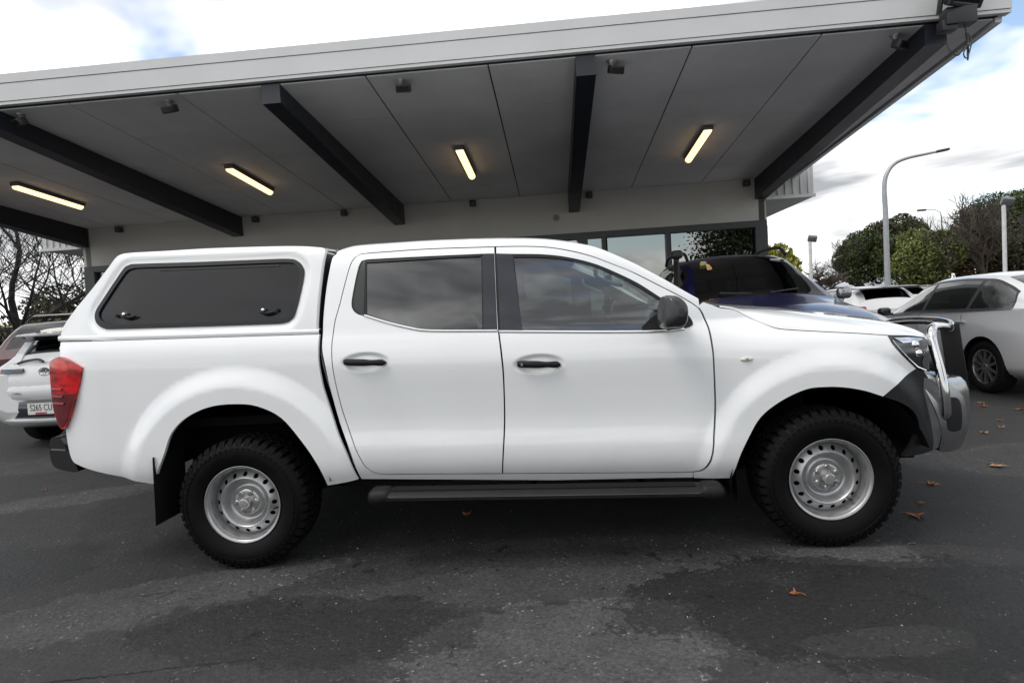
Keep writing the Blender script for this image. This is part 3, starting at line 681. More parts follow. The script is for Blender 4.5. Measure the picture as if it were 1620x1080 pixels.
for side in (None, YC):
    for p in (bp_f, bp_r): panel('pillar_cover', p, yoff(Dcab, -.001), black_gl, truck, step=.05, rim=.006, mirror=side)
    panel('quarter_pane', smooth_poly(qp, 3), yoff(Dcab, .001), mat('quarter_plastic', (.022, .023, .024), .38), truck, step=.05, rim=.006, mirror=side)

# --- front guards, tray sides
fender = SP('fender'); bed = SP('bed')
both('front_guard', fender, Dcab, white, truck, step=.022, rim=.02)
bed_lamp = offset_poly(SP('taillight'), -.004)
both('tray_side', bed, Dbed, white, truck, step=.022, rim=.02)

# --- roof skin, pillars, windscreen
edge = [(.56, .36, 1.752), (.60, .345, 1.764), (.671, .34, 1.772), (.848, .34, 1.773), (1.072, .34, 1.772), (1.257, .34, 1.767), (1.441, .34, 1.76), (1.624, .335, 1.748), (1.744, .33, 1.735), (1.858, .31, 1.713), (1.944, .275, 1.687), (2.034, .23, 1.653), (2.207, .18, 1.559), (2.366, .145, 1.456), (2.462, .135, 1.390), (2.568, .13, 1.321)]
EX = [e[0] for e in edge]
def lerp_tab(tab, x, k):
    for i in range(len(tab)-1):
        if x <= tab[i+1][0]:
            t = (x-tab[i][0])/(tab[i+1][0]-tab[i][0]); return tab[i][k]+(tab[i+1][k]-tab[i][k])*t
    return tab[-1][k]
edc = [tuple(p) for p in catmull(edge, 6)]
rlc = [(p[0], p[1]) for p in catmull([(x, z, 0) for x, z in rail], 6)]
def rail_pt(x):
    z = lerp_tab(rlc, x, 1); return Vector((x, Dcab(x, z), z))
def roof_row(x, full):
    p0 = rail_pt(x); ex = Vector((x, lerp_tab(edc, x, 1), lerp_tab(edc, x, 2)))
    sl = (Dcab(x, p0.z+.01)-Dcab(x, p0.z-.01))/.02
    h = ex.z-p0.z
    c1 = p0+Vector((0, sl*h*.62, h*.62)); r = []
    c2 = ex-Vector((0, (ex.y-p0.y)*.5, (ex.y-p0.y)*.5*.10))
    for k in range(9):
        t = k/8; r.append(p0*(1-t)**3+c1*3*t*(1-t)**2+c2*3*t*t*(1-t)+ex*t**3)
    if full:
        for k in range(1, 9):
            t = k/8; y = ex.y+(YC-ex.y)*t
            r.append(Vector((x+.05*math.sin(t*PI/2)*sstep(1.5, 1.95, x), y, ex.z+.030*math.sin(t*PI/2)*(.4+.6*sstep(.5, .8, x))*(1-.6*sstep(1.6, 1.97, x)))))
    return r
xs = [.56+i*(1.97-.56)/56 for i in range(57)]
rows = [roof_row(x, True) for x in xs]
full = [r+[Vector((p.x, 2*YC-p.y, p.z)) for p in reversed(r[:-1])] for r in rows]
MB().grid(full).build('roof', white, truck, 60)
# rain channel line between roof skin and side frame is the gap over the doors; A pillars
xs2 = [1.97+i*(2.54-1.97)/24 for i in range(25)]
for s in (1, -1):
    rr = [roof_row(x, False) for x in xs2]
    if s < 0: rr = [[Vector((p.x, 2*YC-p.y, p.z)) for p in q] for q in rr]
    rr = [q+[q[-1]+Vector((-.03, .03*s, -.035))] for q in rr]
    MB().grid(rr, flip=(s < 0)).build('front_pillar', white, truck, 60)
ws = []
for i in range(21):
    t = i/20; x = 1.97+(2.555-1.97)*t; e = Vector((x, lerp_tab(edc, x, 1), lerp_tab(edc, x, 2)))
    row = []
    for k in range(25):
        v = k/24*2-1; y = YC+(YC-e.y-.012)*v; b = (1-v*v)
        row.append((x+b*(.03+.05*t), y, e.z-.010+b*(.012-.022*t)))
    ws.append(row)
MB().grid(ws).build('windscreen', gl_ws, truck, 60)
# cab back wall with rear glass
cb = [tuple(p) for p in catmull([(.56, 1.745, 0), (.54, 1.69, 0), (.528, 1.61, 0), (.517, 1.504, 0), (.509, 1.365, 0), (.508, 1.269, 0), (.51, 1.10, 0), (.60, .70, 0), (.66, .47, 0)], 4)]
rows = []
for x, z, _ in cb:
    y0 = Dcab(x, min(z, 1.735))+.004; rows.append([(x, y0, z)]+[(x-.01, y0+.05+(2*YC-2*y0-.1)*k/8, z) for k in range(9)]+[(x, 2*YC-y0, z)])
MB().grid(rows).build('cab_back', white, truck, 40)
MB().prism([(.34, 1.34), (.40, 1.66), (1.44, 1.66), (1.50, 1.34)], .488, .498, 'x').build('rear_glass', gl_rear, truck)

# --- bonnet
bed_edge = [(2.655, 1.286), (2.734, 1.269), (2.815, 1.222), (2.866, 1.191), (2.918, 1.163), (2.977, 1.150), (3.148, 1.130), (3.336, 1.110), (3.484, 1.091), (3.622, 1.079), (3.719, 1.062)]
bec = [p for p in catmull([(x, Dcab(x, z)-.001, z) for x, z in bed_edge], 6)]
bs = [p for p in catmull([(x, .36, z) for x, z in [(2.69, 1.292)]+TR['bonsil'][1:]], 8)]
def at(c, t):
    f = t*(len(c)-1); i = min(int(f), len(c)-2); return c[i].lerp(c[i+1], f-i)
def at_x(c, x):
    for i in range(len(c)-1):
        if c[i+1].x >= x: 
            d = c[i+1].x-c[i].x; return c[i].lerp(c[i+1], (x-c[i].x)/d if d > 1e-9 else 0)
    return c[-1]
rows = []
for i in range(41):
    t = i/40; a = at_x(bec, 2.655+(3.719-2.655)*t); b = at_x(bs, 2.69+(3.842-2.69)*t); r = []
    lift = .35*(b.z-a.z)
    c1 = a+Vector((0, .02, max(.02, (b.z-a.z)*.75))); c2 = b-Vector((0, .12, .006))
    for k in range(11):
        s = k/10; r.append(a*(1-s)**3+c1*3*s*(1-s)**2+c2*3*s*s*(1-s)+b*s**3)
    for k in range(1, 9):
        s = k/8; q = math.sin(s*PI/2); r.append(Vector((b.x+.13*t*q, b.y+(YC-b.y)*s, b.z+.028*q*(1-.4*t))))
    rows.append(r+[Vector((p.x, 2*YC-p.y, p.z)) for p in reversed(r[:-1])])
last = rows[-1]
rows.append([Vector((p.x+.012, p.y, p.z-.02)) for p in last]); rows.append([Vector((p.x+.004, p.y, p.z-.05)) for p in last])
MB().grid(rows).build('bonnet', white, truck, 60)
# cowl under the windscreen
cw = []
for k in range(17):
    v = k/16*2-1; y = YC+.70*v; b = 1-v*v; cw.append([(2.50+.06*b, y, 1.300-.01*b), (2.60+.10*b, y, 1.255-.01*b), (2.78+.1*b, y, 1.20)])
MB().grid(cw, flip=True).build('cowl', black_pl, truck)

# --- lights
for side in (None, YC):
    hl = panel('headlight', SP('headlight'), yoff(Dcab, -.002), mat('headlight_housing', (.012, .013, .016), .15, coat=.8), truck, step=.025, rim=.03, mirror=side)
    yy = (lambda q: q) if side is None else (lambda q: 2*YC-q)
    m = MB(); 
    for (x, z, r) in ((3.635, 1.030, .020), (3.652, .985, .018)):
        m.lathe([(0, -.012), (r*.6, -.010), (r, -.003), (r*1.15, .004)], 18, (x, yy(Dcab(x, z)-.006), z))
    m.build('projector', chrome, hl)
    ref = smooth_poly([(3.515, 1.075, 1), (3.66, 1.066), (3.70, 1.055, 1), (3.64, 1.045), (3.56, 1.046, 1)], 3)
    panel('reflector', ref, yoff(Dcab, -.006), mat('reflector_bright', (.75, .77, .80), .10, metal=1.0), hl, step=.03, rim=.003, mirror=side)
    rf2 = smooth_poly([(3.672, .935, 1), (3.700, .985), (3.722, 1.03, 1), (3.724, .93), (3.722, .892, 1), (3.690, .897)], 3)
    panel('lower_reflector', rf2, yoff(Dcab, -.006), mat('reflector_smoke', (.30, .31, .33), .14, metal=.9), hl, step=.03, rim=.003, mirror=side)
    bz = MB(); bz.tube([(x_, yy(Dcab(x_, z_)-.005), z_) for x_, z_ in ((3.500, 1.062), (3.545, 1.002), (3.585, .962), (3.64, .915), (3.70, .890))], .004, 6); bz.build('lamp_bezel', chrome, hl)
    tl = panel('taillight', SP('taillight'), lambda x, z: Dbed(x, z)-.010-.012*sstep(-.83, -.95, x), redl, truck, step=.02, rim=.03, mirror=side)
    low = [(-1.106, 1.02, 1), (-.885, 1.02, 1), (-.926, .939), (-.982, .862), (-1.012, .836), (-1.037, .83), (-1.066, .858), (-1.100, .94)]
    panel('lower_lens', smooth_poly(low, 4), lambda x, z: Dbed(x, z)-.0125-.012*sstep(-.83, -.95, x), mat('dark_red_lens', (.10, .003, .005), .16, coat=.25, var=.3, vscale=16), tl, step=.03, rim=.004, mirror=side)
    for z0, x0, x1 in ((1.045, -1.095, -.99), (1.005, -1.09, -.985), (.965, -1.085, -.98)):
        rr = [[(x0+(x1-x0)*k/6, yy(Dbed(x0+(x1-x0)*k/6, z0)-.0285-dy), z0+dz) for dy, dz in ((-.006, .006), (.002, .004), (.002, -.004), (-.006, -.006))] for k in range(7)]
        MB().grid(rr, flip=(side is not None)).build('lens_bar', mat('lens_bar_pink', (.38, .03, .035), .2, coat=.4), tl)
    # side repeater
    x0, z0 = 2.742, 1.011; sp = []
    for r_, d_ in ((0, -.011), (.35, -.010), (.7, -.007), (1, -.001), (1.05, .004)):
        sp.append([(x0+.034*r_*math.cos(a), yy(Dcab(x0, z0)+d_), z0-.001+.0135*r_*math.sin(a)) for a in [2*PI*i/24 for i in range(24)]])
    MB().grid(sp, flip=(side is None), closed=True).build('side_repeater', mat('repeater_lens', (.62, .60, .56), .12, coat=1.0), truck)
    MB().lathe([(0, -.014), (.006, -.0135), (.008, -.008)], 12, (x0, yy(Dcab(x0, z0)), z0)).build('repeater_bulb', mat('repeater_bulb', (.30, .26, .22), .3), truck)

# --- mirrors
for side in (None, YC):
    yy = (lambda q: q) if side is None else (lambda q: 2*YC-q); fl = side is not None
    mp = smooth_poly(TR['mtri'], 3)
    panel('mirror_base', mp, yoff(Dcab, -.006), black_pl, truck, step=.05, rim=.012, mirror=side)
    out_ = smooth_poly(TR['mirror'], 4)
    cx = sum(p[0] for p in out_)/len(out_)+.008; cz = sum(p[1] for p in out_)/len(out_); out_ = [(cx+(p[0]-cx)*.92, cz+(p[1]-cz)*.95) for p in out_]
    rows = []
    for d_, sc_, sh in ((-.235, .25, .02), (-.230, .62, .012), (-.215, .85, .006), (-.19, .97, .002), (-.14, 1.0, 0), (-.07, .98, 0), (-.02, .9, 0), (0, .7, 0), (.004, .3, 0)):
        rows.append([(cx+sh+(p[0]-cx)*sc_, yy(d_), cz+(p[1]-cz)*sc_) for p in out_])
    cw_ = area2(out_) > 0
    mm = MB().grid(rows, flip=(cw_ == (side is None)), closed=True); f0 = tuple(range(len(out_))); mm.f.append(f0 if (cw_ == (side is None)) == False else f0[::-1])
    mh = mm.build('mirror_housing', mat('mirror_black', (.022, .022, .024), .3, coat=.3), truck, 60)
    MB().rbox((2.40, yy(.04), 1.235), (.08, .09, .05), .02).build('mirror_arm', black_pl, truck)
    pl_ = [(cx+(p[0]-cx)*.8, cz+(p[1]-cz)*.8) for p in out_]

# --- canopy (hard top on the tray)
cs = SP('canside', 5)
can_t = [(p[0], p[1]) for p in cs]
both('canopy_side', cs, Dcan, white_gel, truck, holes=[offset_poly(CWO, -.006)], step=.018, rim=.02, e=.013)
cg = SP('canglass', 4)
for side in (None, YC):
    wf = panel('canopy_window_frame', CWO, yoff(Dcan, -.006), gasket, truck, holes=[cg], step=.04, rim=.02, mirror=side)
    panel('canopy_window', offset_poly(cg, .003), yoff(Dcan, .004), acrylic, truck, step=.05, rim=0, mirror=side)
    slid = [(-.46, 1.690), (.24, 1.672), (.24, 1.661), (-.46, 1.679)]
    panel('window_seal', slid, yoff(Dcan, .001), gasket, truck, step=.06, rim=.004, mirror=side)
    yy = (lambda q: q) if side is None else (lambda q: 2*YC-q)
    for lx, lz in ((-.62, 1.442), (.174, 1.419)):
        y0 = Dcan(lx, lz)-.004
        lt = MB(); ring = []
        for k in range(9):
            t = k/8; x = lx-.02+.085*t; hh = .012*math.sin(PI*min(1, .12+t*.85))
            ring.append([(x, yy(y0-.012+.010*math.cos(a)*-1), lz-.012-.008*math.sin(PI*t)+hh*math.sin(a)) for a in [2*PI*i/8 for i in range(8)]])
        lt.grid(ring, flip=(side is None), closed=True); l_ = lt.build('window_latch', black_pl, truck, 60)
        MB().lathe([(0, -.024), (.009, -.023), (.011, -.016), (.012, 0)], 16, (lx, yy(y0), lz)).build('lock_barrel', chrome, l_)
        sx = lx-.05 if lx < 0 else lx+.075
        MB().lathe([(0, -.008), (.009, -.007), (.011, 0)], 12, (sx, yy(y0), lz-.006)).build('screw_cap', black_pl, l_)
# flange of the canopy
rows = []
for k in range(50):
    x = -1.15+(.488+1.15)*k/49; zt = 1.344-.050*k/49; zb = zt-.030+.006*k/49
    y = _D0(x, zt, 'can'); rows.append([(x, y+.02, zt+.004), (x, y-.006, zt), (x, y-.012, zt-.006), (x, y-.012, zb+.006), (x, y-.007, zb), (x, y+.03, zb)])
MB().grid(rows).build('canopy_flange', white_gel, truck, 50)
MB().grid([[(p[0], 2*YC-p[1], p[2]) for p in r] for r in rows], flip=True).build('canopy_flange', white_gel, truck, 50)
# canopy roof and rear face
top = [(-.711, 1.790), (-.65, 1.797), (-.55, 1.798), (-.447, 1.797), (-.151, 1.793), (.05, 1.787), (.259, 1.777), (.446, 1.758), (.501, 1.735)]
tp = catmull([(x, Dcan(x, z), z) for x, z in top], 6); rows = []
for i, p in enumerate(tp):
    r = [p]+[Vector((p.x, p.y+(YC-p.y)*s, p.z+.026*math.sin(s*PI/2)*sstep(-.71, -.4, p.x)+.008*sstep(.2, .35, s)*sstep(-.45, -.38, p.x)*(1-sstep(.36, .44, p.x)))) for s in (.08, .16, .25, .3, .4, .6, .8, 1.0)]
    rows.append(r+[Vector((q.x, 2*YC-q.y, q.z)) for q in reversed(r[:-1])])
MB().grid(rows).build('canopy_roof', white_gel, truck, 60)
rear = catmull([(-.711, 1.790, 0), (-.735, 1.769, 0), (-.779, 1.702, 0), (-.889, 1.577, 0), (-1.075, 1.417, 0), (-1.116, 1.378, 0), (-1.131, 1.338, 0)], 4); rows = []
for p in rear:
    y0 = Dcan(p.x, p.y); rows.append([(p.x-.02*math.sin(PI*k/12), y0+(2*YC-2*y0)*k/12, p.y) for k in range(13)])
MB().grid(rows, flip=True).build('canopy_rear', white_gel, truck, 60)
MB().grid([[(-.80-.017, .45, 1.70), (-.80-.022, 1.39, 1.70)], [(-1.08-.015, .34, 1.43), (-1.08-.02, 1.50, 1.43)]], flip=True).build('canopy_rear_window', acrylic, truck)
fr = catmull([(.501, 1.735, 0), (.49, 1.648, 0), (.477, 1.471, 0), (.469, 1.291, 0)], 5); rows = []
for p in fr:
    y0 = Dcan(p.x, p.y); rows.append([(p.x, y0, p.y), (p.x+.007, y0+.006, p.y), (p.x+.008, y0+.020, p.y), (p.x-.01, y0+.026, p.y), (p.x-.01, 2*YC-y0-.026, p.y), (p.x+.008, 2*YC-y0-.020, p.y), (p.x+.007, 2*YC-y0-.006, p.y), (p.x, 2*YC-y0, p.y)])
MB().grid(rows).build('canopy_front', white_gel, truck, 60)
MB().grid([[(r[2][0]-.002, r[2][1]+.004, r[2][2]), (r[2][0]-.002, 2*YC-r[2][1]-.004, r[2][2])] for r in rows[1:]]).build('canopy_front_seal', gasket, truck, 60)

# --- tray: front wall, tailgate, floor
MB().box((.49, YC, .95), (.012, 1.68, .62)).build('tray_front_wall', dark, truck)
tg = MB(); rows = []
for z in (.64, .66, .75, 1.0, 1.2, 1.28, 1.30):
    inn = .02 if z in (.64, 1.30) else 0
    rows.append([(-1.035+inn+.004, .115, z)]+[(-1.055+inn-.02*math.sin(PI*k/10), .125+(2*YC-.25)*k/10, z) for k in range(11)]+[(-1.035+inn+.004, 2*YC-.115, z)])
tg.grid(rows, flip=True); tgo = tg.build('tailgate', white, truck, 50)
MB().rbox((-1.08, YC, 1.14), (.03, .26, .06), .012).build('tailgate_handle', black_pl, tgo)
MB().box((-.25, YC, .80), (1.5, 1.5, .05)).box((-.27, .43, .83), (1.5, .02, .5)).box((-.27, 1.41, .83), (1.5, .02, .5)).build('tray_floor', dark, truck)

# --- rear bumper
rb = MB(); rows = []
prof = [(0, .762), (-.03, .772), (-.06, .768), (-.085, .745), (-.098, .70), (-.10, .655), (-.09, .61), (-.06, .585), (-.02, .575), (.02, .585)]
for k in range(25):
    v = k/24*2-1; y = YC+.815*v; b = 1-abs(v)**6; rows.append([(-1.03+dx*(.25+.75*b)+.10*(1-b), y, z) for dx, z in prof])
rb.grid(rows, flip=True); rbo = rb.build('rear_bumper', mat('bumper_dark_chrome', (.10, .10, .105), .16, metal=.85), truck, 50)
for s in (-1, 1):
    ep = smooth_poly([(-1.128, .757), (-1.109, .772), (-1.068, .766), (-1.03, .69), (-.985, .592), (-.99, .567), (-1.052, .576), (-1.122, .605), (-1.139, .68)], 3)
    ya, yb = (.085, .24) if s < 0 else (2*YC-.24, 2*YC-.085)
    MB().prism(ep, ya, yb, 'y').build('bumper_end', mat('bumper_dark_chrome', (.10, .10, .105), .16, metal=.85), rbo)
    MB().box((-1.085, (.0835 if s < 0 else 2*YC-.0835), .699), (.085, .004, .007), Matrix.Rotation(R(6), 3, 'Y')).build('bumper_end_trim', chrome, rbo)
MB().box((-1.128, YC, .69), (.006, 1.45, .012)).build('bumper_trim', chrome, rbo)

# --- front: bumper corners, grille, bull bar
bmp = smooth_poly([(3.417, .783, 1), (3.52, .852), (3.640, .904, 1), (3.69, .885), (3.73, .84, 1), (3.73, .75), (3.75, .66), (3.775, .56), (3.78, .47, 1), (3.66, .455), (3.54, .455, 1), (3.60, .53), (3.63, .60), (3.60, .68), (3.52, .74)], 4)
both('bumper_corner', bmp, yoff(Dcab, .004), gun, truck, step=.025, rim=.04)
gr = MB(); rows = []
for z in (.46, .60, .75, .90, 1.03, 1.055):
    rows.append([(3.72+.26*math.cos(v*PI/2)**.8-.02*(z > 1.04), YC+.74*v, z) for v in [k/12*2-1 for k in range(13)]])
gr.grid(rows); gro = gr.build('grille', black_pl, truck, 60)
for z in (.86, .90, .94, .98):
    MB().tube([(3.735+.26*math.cos(v*PI/2)**.8, YC+.5*v, z) for v in [k/10*1.2-.6 for k in range(11)]], .008, 6).build('grille_slat', chrome, gro)
bb = MB(); rows = []
def bar_x(v): return 4.17-.40*max(0, abs(v)-.35)**1.5/.525*1.0
for k in range(41):
    v = k/40*2-1; y = YC+.80*v; a = abs(v); xf = 4.17-.05*a*a-.36*sstep(.55, 1.06, a)
    top_ = .80-.10*(1-a)*0+.04*sstep(.7, 1.0, a); th = .17-.05*a
    lo = .455; q = []
    for (fx, z) in ((-1, lo+.02), (-.55, lo), (-.15, lo+.02), (.0, lo+.09), (.0, .62), (-.04, .72), (-.16, top_-.03), (-.35, top_), (-.75, top_+.015), (-1, top_)):
        q.append((xf+fx*th, y, z))
    rows.append(q)
bb.grid(rows, flip=False)
n_ = len(rows[0]); bb.f.append(tuple(range(n_))); bb.f.append(tuple(40*n_+i for i in range(n_))[::-1])
bbo = bb.build('bull_bar', wingm, truck, 50)
for s in (-1, 1):
    Y = lambda y: y if s < 0 else 2*YC-y
    # side wing plates in polished alloy
    wing = [(3.70, .868), (3.695, .80), (3.735, .70), (3.765, .61), (3.775, .53), (3.77, .455), (3.86, .450), (3.91, .487), (3.935, .60), (3.925, .70), (3.90, .757), (3.79, .835)]
    wp = smooth_poly(wing, 4)
    fn = lambda x, z: .105+.30*(x-3.70)*.55+.35*max(0, x-3.80)**1.5+.42*(z-.60)**2
    panel('bull_bar_wing', wp, fn, wingm, bbo, step=.02, rim=.05, mirror=None if s < 0 else YC)
    rec = smooth_poly([(3.815, .725), (3.86, .735), (3.89, .715), (3.90, .66), (3.895, .575), (3.875, .555), (3.835, .555), (3.812, .575), (3.808, .65)], 4)
    panel('fog_recess', rec, yoff(fn, -.003), black_pl, bbo, step=.03, rim=.01, mirror=None if s < 0 else YC)
    MB().lathe([(0, -.030), (.020, -.028), (.033, -.018), (.036, 0), (.036, .05)], 20, (3.945, Y(.245), .622), axis='x' if False else 'y').build('bumper_lamp', mat('smoked_lens', (.03, .03, .032), .12, coat=1.0), bbo)
    hp = catmull([(3.803, Y(.150), .615), (3.801, Y(.125), .66), (3.795, Y(.12), .76), (3.786, Y(.135), .88), (3.773, Y(.16), 1.00), (3.775, Y(.18), 1.062), (3.80, Y(.215), 1.098), (3.87, Y(.30), 1.108), (4.00, Y(.44), 1.098), (4.13, Y(.585), 1.078)], 6)
    MB().tube(hp, [(.029-.006*min(1, i/20))*min(1, .45+i*.12) for i in range(len(hp))], 16).build('hoop_tube', alloy, bbo, 60)
    MB().rbox((4.165, Y(.60), .89), (.10, .018, .42), .008, 2, Matrix.Rotation(R(-7), 3, 'Y') @ Matrix.Rotation(R(-20*s*-1), 3, 'Z')).build('upright_plate', black_pl, bbo)
tpth = catmull([(4.12, .57, 1.08), (4.16, .64, 1.10), (4.19, .78, 1.11), (4.20, YC, 1.112), (4.19, 2*YC-.78, 1.11), (4.16, 2*YC-.64, 1.10), (4.12, 2*YC-.57, 1.08)], 5)
MB().tube(tpth, .026, 12).build('top_tube', alloy, bbo, 60)
MB().box((4.20, YC, .60), (.006, .372, .134)).build('number_plate', mat('plate_white', (.7, .7, .68), .4), bbo)

# --- side steps
for s in (-1, 1):
    Y = lambda y: y if s < 0 else 2*YC-y
    st = MB(); rows = []
    for k in range(31):
        t = k/30; x = .80+(2.50-.80)*t; z = .418-.047*t
        rows.append([(x, Y(y), z+dz) for y, dz in ((.02, -.010), (.02, .004), (.0, .010), (-.065, .006), (-.095, .0), (-.108, -.014), (-.108, -.034), (-.095, -.046), (-.03, -.05), (.02, -.045))])
    st.grid(rows, flip=(s > 0), closed=True); sto = st.build('side_step', mat('step_alloy_black', (.010, .010, .011), .42, spec=.25, var=.2, vscale=20), truck, 40)
    for j in range(5):
        yj = -.062+.016*j
        MB().tube([(.86+1.58*k/10, Y(yj), .4255-.0437*k/10) for k in range(11)], .0035, 6).build('tread_rib', rubber, sto)
    MB().box((1.65, Y(-.1095), .379), (1.60, .004, .005), Matrix.Rotation(math.atan(.048/1.70), 3, 'Y')).build('step_edge', alloy, sto)
    for x, z in ((.795, .394), (2.515, .347)):
        MB().rbox((x, Y(-.045), z+.003), (.13, .135, .082), .038, 5).build('step_end_cap', black_pl, sto)
    for x in (1.0, 1.6, 2.2): MB().tube([(x, Y(.0), .365), (x, Y(.32), .325)], .015, 8).build('step_bracket', dark, sto)

# --- wheel housings, underbody, flaps
for (cx, cz), rr_, rear_ in ((ARCH[0], .50, True), (ARCH[1], .50, False)):
    for s in (-1, 1):
        Y = lambda y: y if s < 0 else 2*YC-y
        rows = []
        for k in range(33):
            a = R((17 if not rear_ else 5)+(173 if not rear_ else 162)*k/32); rows.append([(cx+(rr_+.012)*math.cos(a), Y(y), max(.30, cz+(rr_+.012)*math.sin(a))) for y in (.0, .10, .25, .42)])
        wl = MB().grid(rows, flip=(s < 0)); wl.prism([(cx+.52*math.cos(R(a)), max(.3, cz+.52*math.sin(R(a)))) for a in range(18, 185, 12)], Y(.42), Y(.425))
        wl.build('wheel_arch_liner', dark, truck, 60)
MB().box((1.6, YC, .44), (2.1, 1.62, .05)).box((2.2, .45, .42), (3.2, .09, .14)).box((2.2, 2*YC-.45, .42), (3.2, .09, .14)).box((-.2, .45, .66), (1.6, .09, .14)).box((-.2, 2*YC-.45, .66), (1.6, .09, .14)).box((3.5, YC, .62), (.62, 1.0, .5)).box((1.1, 1.25, .36), (1.0, .45, .2)).build('chassis', dark, truck)
MB().tube([(0, .16, .36), (0, 2*YC-.16, .36)], .05, 10).lathe([(0, -.16), (.09, -.14), (.14, -.05), (.14, .05), (.09, .14), (0, .16)], 14, (0, YC, .36)).build('rear_axle', dark, truck)
MB().tube([(3.15, .16, .36), (3.15, 2*YC-.16, .36)], .03, 8).box((3.15, YC, .38), (.5, .5, .14)).build('front_suspension', dark, truck)
for s in (-1, 1):
    Y = lambda y: y if s < 0 else 2*YC-y
    MB().grid([[(-.450-.003*k, Y(y), z) for y in (-.040, .06, .16, .25)] for k, z in enumerate((.655, .60, .50, .40, .33, .278))], flip=False).build('mud_flap', rubber, truck)
    MB().grid([[(2.66+.004*k, Y(y), z) for y in (.0, .06, .16, .26)] for k, z in enumerate((.62, .52, .42, .32, .26))], flip=False).build('mud_flap', rubber, truck)
    MB().tube(catmull([(-.75, Y(.30), .55), (-.3, Y(.30), .38), (0, Y(.30), .33), (.35, Y(.30), .38), (.7, Y(.30), .48)], 6), .03, 6).build('leaf_spring', dark, truck)

# --- cabin
for s in (-1, 1):
    Y = lambda y: y if s < 0 else 2*YC-y
    for x0, nm in ((1.62, 'front_seat'), (.83, 'rear_seat')):
        m = MB(); m.rbox((x0+.12, Y(.50), .78), (.52, .52, .18), .07, 4)
        m.rbox((x0-.16, Y(.50), 1.10), (.16, .50, .62), .07, 4, Matrix.Rotation(R(-16 if x0 > 1 else -10), 3, 'Y'))
        m.build(nm, seatm, truck, 60)
        MB().rbox((x0-.27, Y(.50), 1.50), (.11, .27, .19), .05, 4, Matrix.Rotation(R(-12), 3, 'Y')).build('headrest', seatm, truck, 60)
    MB().tube(catmull([(2.02, Y(.33), 1.545), (2.03, Y(.36), 1.50), (2.12, Y(.35), 1.455), (2.16, Y(.30), 1.44)], 5), .012, 8).build('grab_handle', trimm, truck)
    MB().grid([[Vector(rail_pt(x).to_tuple())*1 if False else (x-.02, Y(rail_pt(x).y+.045), rail_pt(x).z-.03), (x-.02, Y(rail_pt(x).y+.12), rail_pt(x).z+.015)] for x in [1.55+i*.05 for i in range(21)]]).build('pillar_trim', trimm, truck)
MB().rbox((2.48, YC, 1.06), (.42, 1.44, .24), .07, 4).rbox((2.42, .52, 1.17), (.30, .42, .10), .04, 3).build('dashboard', mat('dash_plastic', (.028, .029, .031), .6), truck, 60)
sw = MB(); rot = Matrix.Rotation(R(62), 3, 'Y')
swp = [Vector((2.17, .52, 1.10))+rot @ Vector((.185*math.cos(a), .185*math.sin(a), 0)) for a in [2*PI*k/28 for k in range(29)]]
sw.tube(swp, .015, 8, cap=False); sw.rbox((2.18, .52, 1.10), (.05, .16, .12), .03, 3, Matrix.Rotation(R(-28), 3, 'Y')); sw.tube([(2.19, .36, 1.10), (2.19, .68, 1.10)], .012, 6)
sw.build('steering_wheel', mat('wheel_leather', (.02, .02, .02), .5), truck, 60)
MB().rbox((1.25, YC, 1.70), (1.35, 1.24, .02), .008, 1).build('headliner', trimm, truck)
MB().box((.60, YC, 1.10), (.02, 1.36, 1.06)).build('cabin_back_trim', mat('cabin_dark_trim', (.05, .05, .05), .8), truck)
MB().tube([(2.18, YC, 1.56), (2.16, YC, 1.52)], .008, 6).rbox((2.15, YC, 1.50), (.03, .24, .07), .02, 3).build('rear_view_mirror', black_pl, truck)

# --- wheels of the white pickup (drawn once at the origin, outer face towards -y)
tread_rub = mat('tyre_tread', (.0050, .0050, .0054), .75, spec=.14, var=.3, vscale=30)
wall_rub = mat('tyre_wall', (.0032, .0032, .0036), .5, spec=.14, var=.2, vscale=14)
TP = [(.206, .040), (.212, .020), (.226, .010), (.245, .001), (.272, -.007), (.295, -.008), (.318, -.004), (.334, .004), (.345, .016), (.353, .03), (.355, .06), (.355, .13)]
TPF = TP+[(r, .26-y) for r, y in reversed(TP[:-1])]
tyre_m = MB().lathe(TPF, 96)
tr_m = MB()
for k in range(46):
    a0 = 2*PI*k/46
    for sgn in (0, 1):
        # shoulder lug wrapping over the edge
        da = 2*PI/46*(.34 if k % 2 else .30); ph = 0 if not sgn else PI/46
        prof = [(.331, -.0005), (.348, .008), (.362, .022), (.3665, .045), (.3665, .082 if k % 2 else .074), (.352, .085 if k % 2 else .077), (.340, .02)]
        vs = []
        for aa in (a0+ph-da, a0+ph+da):
            for r, y in prof:
                y2 = y if not sgn else .26-y; vs.append((r*math.cos(aa), y2, r*math.sin(aa)))
        n = len(prof); fs = [tuple(range(n)), tuple(range(2*n-1, n-1, -1))]+[(i, i+n, (i+1) % n+n, (i+1) % n) for i in range(n)]
        if sgn: fs = [tuple(reversed(q)) for q in fs]
        tr_m.add(vs, [tuple(reversed(q)) for q in fs])
    for j, yc in enumerate((.103, .130, .157)):
        aa = a0+(j % 2)*PI/46+.02*math.sin(j*2); rot = Matrix.Rotation(-aa, 3, 'Y') @ Matrix.Rotation(R(18 if j % 2 else -18), 3, 'X')
        tr_m.box((.3595*math.cos(aa), yc, .3595*math.sin(aa)), (.014, .019, .034), rot)
